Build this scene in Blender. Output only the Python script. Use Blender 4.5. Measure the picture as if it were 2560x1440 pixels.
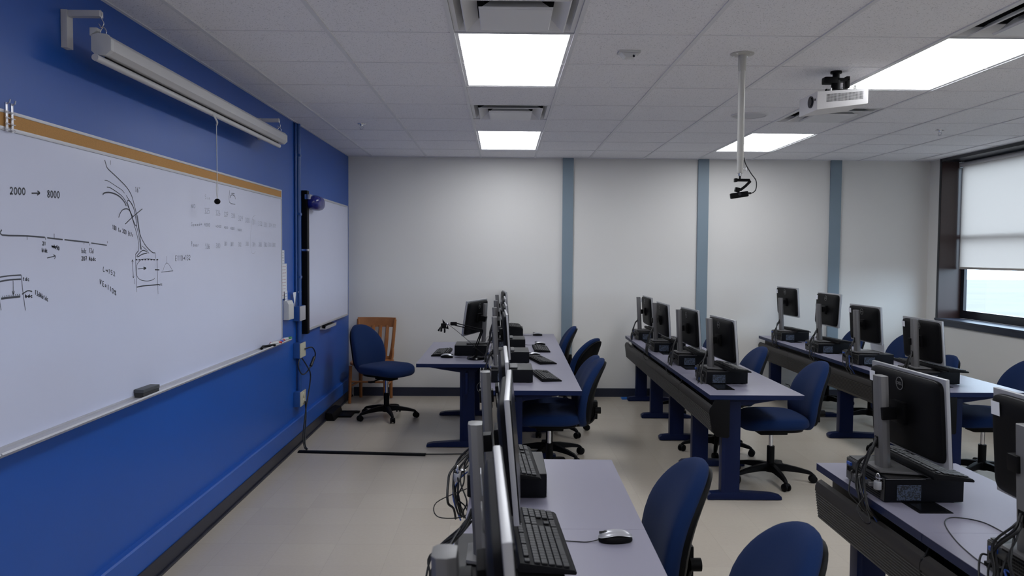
import bpy, bmesh, math, random
from mathutils import Vector, Matrix
PI = math.pi
R = math.radians
S = bpy.context.scene
C = S.collection
for o in list(bpy.data.objects):
    bpy.data.objects.remove(o)

# ------------------------------------------------------------ camera, light, exposure
CAM_H = 1.615
yaw, pitch, roll = .0116, -.0432, .0071
cam_d = bpy.data.cameras.new('camera'); cam = bpy.data.objects.new('camera', cam_d); C.objects.link(cam)
cam_d.sensor_width = 36; cam_d.lens = 1944.13 / 2560 * 36
cam_d.clip_start = .05; cam_d.clip_end = 200
fw = Vector((math.sin(yaw) * math.cos(pitch), math.cos(yaw) * math.cos(pitch), math.sin(pitch)))
rt = Vector((math.cos(yaw), -math.sin(yaw), 0)); up = rt.cross(fw)
r2 = rt * math.cos(roll) + up * math.sin(roll); u2 = -rt * math.sin(roll) + up * math.cos(roll)
M3 = Matrix((r2, u2, -fw)).transposed()
cam.matrix_world = Matrix.Translation((0, 0, CAM_H)) @ M3.to_4x4()
cam_d.dof.use_dof = True; cam_d.dof.focus_distance = 4.2; cam_d.dof.aperture_fstop = 6.3
S.camera = cam

w = bpy.data.worlds.new('world'); S.world = w; w.use_nodes = True
bg = w.node_tree.nodes['Background']; bg.inputs[0].default_value = (.72, .86, 1, 1); bg.inputs[1].default_value = 8.2
LIGHT_E = 10.8
S.view_settings.view_transform = 'Standard'; S.view_settings.look = 'None'
S.view_settings.exposure = 0; S.view_settings.gamma = 1; S.view_settings.use_curve_mapping = False

# ------------------------------------------------------------ materials
MATS = {}
def mat(name, col, rough=.5, metal=0, bump=None, spec=.5, noise=None, emit=None, trans=None, coat=0, sheen=0):
    m = bpy.data.materials.new(name); m.use_nodes = True; n = m.node_tree.nodes; l = m.node_tree.links
    b = n['Principled BSDF']; b.inputs['Base Color'].default_value = (*col, 1)
    b.inputs['Roughness'].default_value = rough; b.inputs['Metallic'].default_value = metal
    b.inputs['Specular IOR Level'].default_value = spec; b.inputs['Coat Weight'].default_value = coat
    b.inputs['Sheen Weight'].default_value = sheen
    tc = n.new('ShaderNodeTexCoord')
    if noise:
        sc, amt = noise
        t = n.new('ShaderNodeTexNoise'); t.inputs['Scale'].default_value = sc; t.inputs['Detail'].default_value = 4
        l.new(tc.outputs['Object'], t.inputs['Vector'])
        mx = n.new('ShaderNodeMix'); mx.data_type = 'RGBA'
        mx.inputs[6].default_value = (*[c * (1 - amt) for c in col], 1); mx.inputs[7].default_value = (*[min(1, c * (1 + amt)) for c in col], 1)
        l.new(t.outputs[0], mx.inputs[0]); l.new(mx.outputs[2], b.inputs['Base Color'])
    if bump:
        sc, st = bump
        t = n.new('ShaderNodeTexNoise'); t.inputs['Scale'].default_value = sc; t.inputs['Detail'].default_value = 3
        l.new(tc.outputs['Object'], t.inputs['Vector'])
        bp = n.new('ShaderNodeBump'); bp.inputs['Strength'].default_value = st; bp.inputs['Distance'].default_value = .002
        l.new(t.outputs[0], bp.inputs['Height']); l.new(bp.outputs[0], b.inputs['Normal'])
    if emit:
        b.inputs['Emission Color'].default_value = (*emit[0], 1); b.inputs['Emission Strength'].default_value = emit[1]
    MATS[name] = m
    return m
def N(m): return m.node_tree.nodes, m.node_tree.links, m.node_tree.nodes['Principled BSDF']

blue_wall = mat('blue_wall', (.009, .085, .40), .38, bump=(60, .08), noise=(1.3, .07))
white_wall = mat('white_wall', (.70, .685, .66), .6, bump=(90, .08), noise=(.8, .02))
grey_strip = mat('grey_strip', (.19, .25, .30), .5)
navy_base = mat('navy_base', (.012, .016, .035), .45)
blk_base = mat('black_base', (.014, .016, .030), .4)
cork = mat('cork', (.50, .26, .085), .85, noise=(220, .25), bump=(200, .3))
alu = mat('aluminium', (.62, .62, .66), .35, 1)
alu_p = mat('pale_aluminium', (.52, .52, .56), .45, .3)
board = mat('whiteboard', (.64, .67, .84), .22, noise=(2.5, .02))
ink = mat('ink', (.05, .055, .075), .6); ink_f = mat('faint_ink', (.23, .25, .31), .6)
desk_top = mat('desk_laminate', (.245, .235, .30), .36, noise=(500, .06))
navy = mat('navy_steel', (.0022, .008, .045), .42, bump=(300, .05), spec=.18)
navy_edge = mat('navy_edge', (.003, .010, .052), .42, spec=.22)
blk = mat('black_plastic', (.003, .003, .0038), .5, bump=(400, .05), spec=.12)
blk_gloss = mat('black_gloss', (.003, .003, .004), .22, spec=.3)
trough_m = mat('trough_plastic', (.030, .027, .026), .5, bump=(300, .06), spec=.25)
silver = mat('silver_plastic', (.15, .147, .15), .42, .15, spec=.35)
silver_b = mat('silver_bezel', (.38, .38, .40), .36, .35)
case_m = mat('case_black', (.0032, .0036, .006), .45, spec=.14)
case_top = mat('case_top_grey', (.028, .027, .027), .42, .1)
keys_m = mat('key_caps', (.016, .016, .018), .42, spec=.3)
fabric = mat('blue_fabric', (.008, .022, .080), .95, bump=(900, .5), noise=(700, .35), spec=.08, sheen=.05)
chrome = mat('chrome', (.7, .7, .72), .2, 1)
rubber = mat('cable_rubber', (.008, .008, .009), .5)
blue_cable = mat('blue_cable', (.02, .07, .32), .4)
white_p = mat('white_plastic', (.60, .60, .60), .4)
cream_p = mat('cream_plastic', (.55, .53, .42), .4)
screen_w = mat('screen_case_white', (.55, .54, .55), .38)
paper = mat('paper', (.72, .73, .78), .8)
wood = mat('oak', (.30, .11, .028), .4, noise=(14, .25))
proj_m = mat('projector_white', (.72, .70, .70), .4)
pole_m = mat('pole_enamel', (.50, .49, .46), .4)
brown = mat('brown_jamb', (.030, .014, .013), .3)
frame_m = mat('window_frame_black', (.010, .012, .018), .3)
vent_m = mat('vent_white', (.72, .72, .73), .45)
dark_in = mat('duct_dark', (.03, .03, .035), .6)
lens_m = mat('lens_glass', (.01, .01, .02), .08)
red = mat('marker_red', (.5, .02, .02), .4); green = mat('marker_green', (.02, .2, .08), .4); bluem = mat('marker_blue', (.02, .05, .45), .4)
label_m = mat('label_print', (.10, .14, .22), .5)
light_m = mat('light_diffuser', (.9, .9, .9), .5, emit=((.93, .96, 1), LIGHT_E))
glassy = mat('pane', (.8, .9, 1), .02)
bsheet = mat('blue_sheet', (.02, .13, .45), .5)

# light label texture on pc
n, l, b = N(label_m)
tc = n['Texture Coordinate']; v = n.new('ShaderNodeTexVoronoi'); v.inputs['Scale'].default_value = 260
l.new(tc.outputs['Object'], v.inputs['Vector']); cr = n.new('ShaderNodeValToRGB')
cr.color_ramp.interpolation = 'CONSTANT'; cr.color_ramp.elements[0].color = (.012, .014, .02, 1); cr.color_ramp.elements[1].position = .5; cr.color_ramp.elements[1].color = (.06, .08, .13, 1)
sp = n.new('ShaderNodeSeparateColor'); l.new(v.outputs['Color'], sp.inputs[0]); l.new(sp.outputs[0], cr.inputs[0]); l.new(cr.outputs[0], b.inputs['Base Color'])
# ceiling tile speckle
ceil_m = mat('ceiling_tile', (.8, .8, .82), .85)
n, l, b = N(ceil_m)
v = n.new('ShaderNodeTexNoise'); v.inputs['Scale'].default_value = 160; v.inputs['Detail'].default_value = 2
l.new(n['Texture Coordinate'].outputs['Object'], v.inputs['Vector'])
cr = n.new('ShaderNodeValToRGB'); cr.color_ramp.elements[0].position = .30; cr.color_ramp.elements[0].color = (.50, .50, .52, 1)
cr.color_ramp.elements[1].position = .40; cr.color_ramp.elements[1].color = (.88, .87, .89, 1)
l.new(v.outputs[0], cr.inputs[0]); l.new(cr.outputs[0], b.inputs['Base Color'])
bp = n.new('ShaderNodeBump'); bp.inputs['Strength'].default_value = .25; bp.inputs['Distance'].default_value = .002
l.new(v.outputs[0], bp.inputs['Height']); l.new(bp.outputs[0], b.inputs['Normal'])
grid_m = mat('ceiling_grid', (.74, .74, .76), .5)
# floor: 12 inch vinyl tiles
floor_m = mat('floor_vinyl', (.42, .37, .31), .22)
n, l, b = N(floor_m)
br = n.new('ShaderNodeTexBrick'); br.offset = 0; br.squash = 1
for k, vv in (('Scale', 1), ('Mortar Size', .0012), ('Mortar Smooth', .2), ('Brick Width', .3048), ('Row Height', .3048), ('Bias', 0)): br.inputs[k].default_value = vv
br.inputs['Color1'].default_value = (.49, .43, .36, 1); br.inputs['Color2'].default_value = (.515, .455, .38, 1); br.inputs['Mortar'].default_value = (.44, .39, .325, 1)
l.new(n['Texture Coordinate'].outputs['Object'], br.inputs['Vector'])
nz = n.new('ShaderNodeTexNoise'); nz.inputs['Scale'].default_value = 55; nz.inputs['Detail'].default_value = 5
l.new(n['Texture Coordinate'].outputs['Object'], nz.inputs['Vector'])
mx = n.new('ShaderNodeMix'); mx.data_type = 'RGBA'; mx.blend_type = 'MULTIPLY'; mx.inputs[0].default_value = .18
cr = n.new('ShaderNodeValToRGB'); cr.color_ramp.elements[0].position = .35; cr.color_ramp.elements[0].color = (.86, .85, .83, 1); cr.color_ramp.elements[1].position = .65
l.new(nz.outputs[0], cr.inputs[0]); l.new(br.outputs['Color'], mx.inputs[6]); l.new(cr.outputs[0], mx.inputs[7]); l.new(mx.outputs[2], b.inputs['Base Color'])
n2 = n.new('ShaderNodeTexNoise'); n2.inputs['Scale'].default_value = 1.2; l.new(n['Texture Coordinate'].outputs['Object'], n2.inputs['Vector'])
mr = n.new('ShaderNodeMapRange'); mr.inputs[3].default_value = .20; mr.inputs[4].default_value = .30; l.new(n2.outputs[0], mr.inputs[0]); l.new(mr.outputs[0], b.inputs['Roughness'])
# roller shade: translucent cloth
shade_m = bpy.data.materials.new('shade_cloth'); shade_m.use_nodes = True
n = shade_m.node_tree.nodes; l = shade_m.node_tree.links; n.clear()
ou = n.new('ShaderNodeOutputMaterial'); d = n.new('ShaderNodeBsdfDiffuse'); t = n.new('ShaderNodeBsdfTranslucent'); mx = n.new('ShaderNodeMixShader')
d.inputs[0].default_value = (.62, .60, .58, 1); t.inputs[0].default_value = (.42, .36, .32, 1); mx.inputs[0].default_value = .50
l.new(d.outputs[0], mx.inputs[1]); l.new(t.outputs[0], mx.inputs[2]); l.new(mx.outputs[0], ou.inputs[0])
# window glass
gm = bpy.data.materials.new('window_glass'); gm.use_nodes = True
n = gm.node_tree.nodes; l = gm.node_tree.links; n.clear()
ou = n.new('ShaderNodeOutputMaterial'); t = n.new('ShaderNodeBsdfTransparent'); g = n.new('ShaderNodeBsdfGlossy'); mx = n.new('ShaderNodeMixShader')
g.inputs['Roughness'].default_value = .02; mx.inputs[0].default_value = .06; t.inputs[0].default_value = (.93, .97, 1, 1)
l.new(t.outputs[0], mx.inputs[1]); l.new(g.outputs[0], mx.inputs[2]); l.new(mx.outputs[0], ou.inputs[0])

# ------------------------------------------------------------ helpers
def BM(): return bmesh.new()
def box(bm, x0, x1, y0, y1, z0, z1, bev=0, seg=2, rot=None, piv=None):
    t = bmesh.new()
    vs = [t.verts.new((x, y, z)) for z in (z0, z1) for y in (y0, y1) for x in (x0, x1)]
    for f in ((0, 2, 3, 1), (4, 5, 7, 6), (0, 1, 5, 4), (2, 6, 7, 3), (0, 4, 6, 2), (1, 3, 7, 5)): t.faces.new([vs[i] for i in f])
    if bev: bmesh.ops.bevel(t, geom=t.edges[:], offset=bev, segments=seg, affect='EDGES', profile=.7, clamp_overlap=True)
    merge(bm, t, rot, piv)
def merge(bm, t, M=None, piv=None):
    if M is not None:
        if piv is not None: M = Matrix.Translation(piv) @ M.to_4x4() @ Matrix.Translation(-Vector(piv))
        t.transform(M)
    me = bpy.data.meshes.new('tmp'); t.to_mesh(me); t.free(); bm.from_mesh(me); bpy.data.meshes.remove(me)
def smooth_path(pts, k=6):
    P = [Vector(p) for p in pts]
    if len(P) < 3 or k <= 1: return P
    out = []
    for i in range(len(P) - 1):
        a = P[max(i - 1, 0)]; b = P[i]; c = P[i + 1]; d = P[min(i + 2, len(P) - 1)]
        for j in range(k):
            t = j / k
            out.append(.5 * ((2 * b) + (c - a) * t + (2 * a - 5 * b + 4 * c - d) * t * t + (3 * b - a - 3 * c + d) * t ** 3))
    return out + [P[-1]]
def tube(bm, pts, r, n=8, k=1, caps=True, sq=None):
    P = smooth_path(pts, k); rings = []; last = None
    rr = r if isinstance(r, (list, tuple)) else None
    for i, p in enumerate(P):
        t = (P[min(i + 1, len(P) - 1)] - P[max(i - 1, 0)]).normalized()
        if last is None:
            a = Vector((0, 0, 1)) if abs(t.z) < .9 else Vector((1, 0, 0)); u = t.cross(a).normalized()
        else:
            u = (last - t * last.dot(t)).normalized()
        last = u; v = t.cross(u)
        q = r if rr is None else rr[min(len(rr) - 1, int(i / max(1, len(P) - 1) * (len(rr) - 1) + .5))]
        ring = []
        for j in range(n):
            A = 2 * PI * (j + .5) / n
            ring.append(bm.verts.new(p + (u * math.cos(A) + v * math.sin(A)) * q))
        rings.append(ring)
    for a, b in zip(rings, rings[1:]):
        for j in range(n): bm.faces.new((a[j], a[(j + 1) % n], b[(j + 1) % n], b[j]))
    if caps: bm.faces.new(rings[0][::-1]); bm.faces.new(rings[-1])
def prism(bm, poly, ax, a, b, bev=0):
    """extrude 2D polygon; ax 'x': poly=(y,z), 'y': (x,z), 'z': (x,y)"""
    t = bmesh.new()
    def P(p, h): return {'x': (h, p[0], p[1]), 'y': (p[0], h, p[1]), 'z': (p[0], p[1], h)}[ax]
    A = [t.verts.new(P(p, a)) for p in poly]; B = [t.verts.new(P(p, b)) for p in poly]; n = len(poly)
    t.faces.new(A); t.faces.new(B[::-1])
    for i in range(n): t.faces.new((A[i], B[i], B[(i + 1) % n], A[(i + 1) % n]))
    bmesh.ops.recalc_face_normals(t, faces=t.faces[:])
    if bev: bmesh.ops.bevel(t, geom=t.edges[:], offset=bev, segments=2, affect='EDGES', profile=.7, clamp_overlap=True)
    merge(bm, t)
def lathe(bm, prof, c=(0, 0, 0), n=24, ax='z'):
    rings = []
    for r, z in prof:
        ring = []
        for j in range(n):
            A = 2 * PI * j / n; x, y = r * math.cos(A), r * math.sin(A)
            q = {'z': (x, y, z), 'y': (x, z, y), 'x': (z, x, y)}[ax]
            ring.append(bm.verts.new((c[0] + q[0], c[1] + q[1], c[2] + q[2])))
        rings.append(ring)
    for a, b in zip(rings, rings[1:]):
        for j in range(n): bm.faces.new((a[j], a[(j + 1) % n], b[(j + 1) % n], b[j]))
    bm.faces.new(rings[0]); bm.faces.new(rings[-1][::-1])
def sgnpow(v, e): return math.copysign(abs(v) ** e, v)
def ellipsoid(bm, a, b, c, e1, e2, fn=None, nu=40, nv=20, ax='y'):
    """superellipsoid: outline in the plane across ax (exponent e2), edge roundness e1"""
    rings = []
    for i in range(1, nv):
        la = -PI / 2 + PI * i / nv; cl, sl = sgnpow(math.cos(la), e1), sgnpow(math.sin(la), e1); ring = []
        for j in range(nu):
            lo = 2 * PI * j / nu; p, q = sgnpow(math.cos(lo), e2) * cl, sgnpow(math.sin(lo), e2) * cl
            v = Vector((a * p, b * sl, c * q)) if ax == 'y' else Vector((a * p, b * q, c * sl))
            ring.append(bm.verts.new(fn(v) if fn else v))
        rings.append(ring)
    for r0, r1 in zip(rings, rings[1:]):
        for j in range(nu): bm.faces.new((r0[j], r0[(j + 1) % nu], r1[(j + 1) % nu], r1[j]))
    for r, s in ((rings[0], -1), (rings[-1], 1)):
        cc = sum((v.co for v in r), Vector()) / nu; cv = bm.verts.new(cc)
        for j in range(nu): bm.faces.new((r[j], r[(j + 1) % nu], cv))
def ob(name, bm, m, parent=None, smooth=True, loc=None, **k):
    bmesh.ops.recalc_face_normals(bm, faces=bm.faces[:])
    me = bpy.data.meshes.new(name); bm.to_mesh(me); bm.free()
    if m: me.materials.append(m)
    if smooth:
        me.polygons.foreach_set('use_smooth', [True] * len(me.polygons)); me.set_sharp_from_angle(angle=R(38))
    o = bpy.data.objects.new(name, me); C.objects.link(o)
    if parent: o.parent = parent
    if loc: o.location = loc
    for a, v in k.items(): o[a] = v
    return o
def thing(name, loc=(0, 0, 0), rz=0, label=None, cat=None, group=None):
    o = bpy.data.objects.new(name, None); C.objects.link(o); o.location = loc; o.rotation_euler = (0, 0, rz); o.empty_display_size = .1
    tag(o, label, cat, group); return o
def tag(o, label=None, cat=None, group=None):
    if label: o['label'] = label
    if cat: o['category'] = cat
    if group: o['group'] = group
    return o
KIDS = {}
def kids(o): return [c for c in bpy.data.objects if c.parent == o]
def copy_tree(o, parent=None):
    c = o.copy(); C.objects.link(c); c.parent = parent
    for ch in kids(o): copy_tree(ch, c)
    return c
def struct(name, bm, m, smooth=False, parent=None):
    o = ob(name, bm, m, parent, smooth); 
    if not parent: o['kind'] = 'structure'
    return o
def text_mesh(name, body, size, m, parent, M, ext=.0006):
    cu = bpy.data.curves.new('t', 'FONT'); cu.body = body; cu.size = size; cu.extrude = ext; cu.align_x = 'CENTER'; cu.align_y = 'CENTER'
    t = bpy.data.objects.new('t', cu); C.objects.link(t); bpy.context.view_layer.update()
    me = bpy.data.meshes.new_from_object(t.evaluated_get(bpy.context.evaluated_depsgraph_get()))
    bpy.data.objects.remove(t); me.transform(M); me.materials.clear(); me.materials.append(m)
    o = bpy.data.objects.new(name, me); C.objects.link(o); o.parent = parent; return o

# ------------------------------------------------------------ room
XL, XR, YF, YB, H = -1.745, 4.83, -2.6, 8.8, 2.7027
GX, GY, T = .3523, 3.8753, .6096
bm = BM(); box(bm, XL - .2, XR + .3, YF - .2, YB + .2, -.12, 0); struct('floor', bm, floor_m)
bm = BM(); box(bm, XL - .15, XL, YF - .15, YB + .15, 0, H + .3)
prism(bm, [(XL, 0), (XL + .035, 0), (XL + .035, .218), (XL + .028, .226), (XL, .228)], 'y', YF, YB - .001)
struct('wall_left', bm, blue_wall)
bm = BM(); box(bm, XL, XR, YB, YB + .15, 0, H + .3); struct('wall_back', bm, white_wall)
bm = BM(); box(bm, XL, XR, YF - .15, YF, 0, H + .3); struct('wall_front', bm, white_wall)
bm = BM(); box(bm, XL + .0352, XL + .043, YF, YB - .02, 0, .095, .002); box(bm, XL + .043, XL + .055, YF, YB - .02, 0, .014, .003); struct('baseboard_left', bm, blk_base)
bm = BM(); box(bm, XL + .06, XR, YB - .012, YB, 0, .098, .002); struct('baseboard_back', bm, navy_base)
bm = BM(); box(bm, XR - .012, XR, YF, YB - .014, 0, .098, .002); struct('baseboard_right', bm, navy_base)
for i, (a, b) in enumerate(((.664, .785), (2.190, 2.312), (3.690, 3.813))):
    bm = BM(); box(bm, a, b, YB - .028, YB, .1, H - .002, .002)
    for z in (.62, 1.55): box(bm, a + .0015, b - .0015, YB - .0284, YB - .02, z, z + .003)
    struct('trim_%d' % (i + 1), bm, grey_strip)
bm = BM(); box(bm, XR + .6, 260, -200, 220, -4.2, -4.0)
outside = mat('outside_ground', (.102, .092, .087), .9, noise=(.15, .3)); struct('ground', bm, outside)
# right wall with window openings
WIN = [(6.75, 8.545), (4.35, 6.15), (1.95, 3.75), (-.45, 1.35)]
ZS, ZT = .945, 2.665
bm = BM(); XO = XR + .27
ys = YF
for a, b in sorted(WIN): box(bm, XR, XO, ys, a, 0, H + .3); box(bm, XR, XO, a, b, 0, ZS - .03); box(bm, XR, XO, a, b, ZT + .02, H + .3); ys = b
box(bm, XR, XO, ys, YB + .15, 0, H + .3); struct('wall_right', bm, white_wall)
for i, (a, b) in enumerate(WIN):
    bm = BM(); fx = XR + .235
    for p, q, z0, z1 in ((a, a + .06, ZS, ZT), (b - .06, b, ZS, ZT), (a + .06, b - .06, ZS, ZS + .09), (a + .06, b - .06, ZT - .06, ZT), (a + .06, b - .06, 1.82, 1.87)):
        box(bm, fx, fx + .035, p, q, z0, z1, .003)
    wf = ob('window_%d' % (i + 1), bm, frame_m, None, False); wf['kind'] = 'structure'
    bm = BM(); box(bm, fx + .015, fx + .021, a + .05, b - .05, ZS + .08, ZT - .05); ob('pane', bm, gm, wf, False)
    bm = BM()
    box(bm, XR - .012, fx, b - .003, b + .035, ZS - .02, ZT + .02); box(bm, XR - .012, fx, a - .035, a + .003, ZS - .02, ZT + .02)
    ob('jamb', bm, brown, wf, False)
    bm = BM(); box(bm, XR - .016, XR - .0005, b + .001, b + .036, ZS - .066, H - .003); box(bm, XR - .016, XR - .0005, a - .036, a - .001, ZS - .066, H - .003)
    box(bm, XR - .016, fx, a - .03, b + .03, ZT + .0, ZT + .036); ob('casing', bm, frame_m, wf, False)
    bm = BM(); box(bm, XR - .03, fx + .002, a - .036, b + .036, ZS - .022, ZS, .004); box(bm, XR - .022, XR - .0005, a - .036, b + .036, ZS - .075, ZS - .02, .003); ob('sill', bm, navy_base, wf)
    th = thing('roller_shade', (XR + .195, (a + b) / 2, 0), 0, ['pale translucent roller shade half drawn over the far right window', 'pale roller shade over the second window from the back wall', 'pale roller shade over the third window from the back wall', 'pale roller shade over the window nearest the front wall'][i], 'roller shade', 'roller shades on the right wall')
    hw = (b - a) / 2
    bm = BM(); bm.faces.new([bm.verts.new((0, a_, b_)) for a_, b_ in ((-hw + .035, 1.50), (hw - .035, 1.50), (hw - .035, 2.63), (-hw + .035, 2.63))]); ob('shade_cloth', bm, shade_m, th, False)
    bm = BM(); box(bm, -.006, .006, -hw + .035, hw - .035, 1.488, 1.512, .003); ob('hem_bar', bm, mat('hem%d' % i, (.42, .39, .36), .6), th)
    bm = BM(); tube(bm, [(0.0, -hw + .02, 2.635), (0, hw - .02, 2.635)], .022, 16); ob('roller', bm, screen_w, th)
    bm = BM(); box(bm, -.025, .025, -hw + .006, -hw + .014, 2.60, 2.664); box(bm, -.025, .025, hw - .014, hw - .006, 2.60, 2.664); ob('bracket', bm, chrome, th, False)

# ceiling: tiles, grid, openings
cells = {}
LIGHTS = [(-1, 0), (-1, 5), (-1, -5), (-1, -10), (3, 0), (3, 5), (3, -5), (3, -10)]
VENTS = [(-1, -1), (-1, 3), (3, -1), (3, 3), (-1, -6), (3, -6)]
used = set()
for c, r in LIGHTS: used |= {(c, r), (c, r + 1)}
used |= set(VENTS)
bm = BM()
for c in range(-4, 9):
    for r in range(-11, 9):
        x0, x1 = max(GX + c * T, XL), min(GX + (c + 1) * T, XR); y0, y1 = max(GY + r * T, YF), min(GY + (r + 1) * T, YB)
        if x1 <= x0 + .001 or y1 <= y0 + .001 or (c, r) in used: continue
        box(bm, x0, x1, y0, y1, H, H + .02)
ce = struct('ceiling', bm, ceil_m)
bm = BM(); g = .0105
for c in range(-3, 9):
    x = GX + c * T
    if XL < x < XR: box(bm, x - g, x + g, YF, YB, H - .006, H + .025)
for r in range(-11, 10):
    y = GY + r * T
    if not (YF < y < YB - .02): continue
    box(bm, XL, XR, y - .0035, y + .0035, H - .003, H + .024)
box(bm, XL, XL + .018, YF, YB, H - .004, H + .02); box(bm, XL + .018, XR, YB - .018, YB, H - .004, H + .02); box(bm, XR - .018, XR, YF, YB - .018, H - .004, H + .02)
ob('grid', bm, grid_m, ce, False)
bm = BM(); box(bm, XL - .15, XR + .27, YF - .15, YB + .15, H + .31, H + .4); struct('trim_4', bm, dark_in)

lab = ['square white ceiling light panel, large one at the top middle', 'small far ceiling light panel near the back wall in the middle', 'ceiling light panel above the near left desks', 'ceiling light panel over the front of the room at left',
       'large ceiling light panel at upper right beyond the projector', 'far right ceiling light panel behind the camera pole', 'ceiling light panel above the near right desks', 'ceiling light panel over the front of the room at right']
for i, (c, r) in enumerate(LIGHTS):
    x0, y0 = GX + c * T, GY + r * T
    t = thing('ceiling_light', (x0 + T / 2, y0 + T, H), 0, lab[i], 'ceiling light', 'ceiling light panels')
    w2, l2 = T / 2 - g - .001, T - .005
    bm = BM(); q = .017
    for a, b, c2, d2 in ((-w2, w2, -l2, -l2 + q), (-w2, w2, l2 - q, l2), (-w2, -w2 + q, -l2 + q, l2 - q), (w2 - q, w2, -l2 + q, l2 - q)): box(bm, a, b, c2, d2, .0, .02)
    ob('frame', bm, grid_m, t, False)
    bm = BM(); box(bm, -w2 + q, w2 - q, -l2 + q, l2 - q, .003, .008); ob('diffuser', bm, light_m, t, False)
vl = ['white four-way ceiling vent cut by the top edge of the photo, nearest in the middle', 'small white four-way ceiling vent between the two middle lights', 'shiny white four-way ceiling vent at the upper right corner', 'white four-way ceiling vent seen beneath the projector', 'white ceiling vent over the near left desks', 'white ceiling vent over the near right desks']
for i, (c, r) in enumerate(VENTS):
    t = thing('ceiling_vent', (GX + (c + .5) * T, GY + (r + .5) * T, H), 0, vl[i], 'air vent', 'four-way ceiling vents')
    w2 = T / 2 - g - .001
    bm = BM()
    def ring(o, zo, i2, zi, th=.003):
        for s in range(4):
            A = Matrix.Rotation(s * PI / 2, 3, 'Z')
            P = [A @ Vector(p) for p in ((-o, -o, zo), (o, -o, zo), (i2, -i2, zi), (-i2, -i2, zi))]
            vs = [bm.verts.new(p) for p in P] + [bm.verts.new(p + Vector((0, 0, th))) for p in P]
            for f in ((0, 1, 2, 3), (7, 6, 5, 4), (0, 4, 5, 1), (1, 5, 6, 2), (2, 6, 7, 3), (3, 7, 4, 0)): bm.faces.new([vs[k] for k in f])
    ring(w2, .002, w2 - .022, 0); ring(w2 - .022, .0, w2 - .045, .035)
    ob('frame', bm, vent_m, t, False)
    bm = BM(); ring(.238, -.014, .232, -.017); ring(.232, -.017, .172, .028); ob('louver', bm, vent_m, t, False)
    bm = BM(); box(bm, -.157, .157, -.157, .157, -.030, -.027); ring(.157, -.028, .162, -.022); ring(.157, -.0275, .10, .03); ob('centre_plate', bm, vent_m, t, False)
    bm = BM(); lathe(bm, [(.15, .065), (.15, .28), (.149, .28), (.149, .065)], n=32)
    for x in (-.07, .07): box(bm, x - .004, x + .004, -.14, .14, .1, .14)
    ob('duct', bm, dark_in, t, False)
    bm = BM(); box(bm, -w2, w2, -w2, -w2 + .004, .004, .18); box(bm, -w2, w2, w2 - .004, w2, .004, .18); box(bm, -w2, -w2 + .004, -w2, w2, .004, .18); box(bm, w2 - .004, w2, -w2, w2, .004, .18); box(bm, -w2, w2, -w2, w2, .29, .3)
    ob('plenum', bm, dark_in, t, False)
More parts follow.
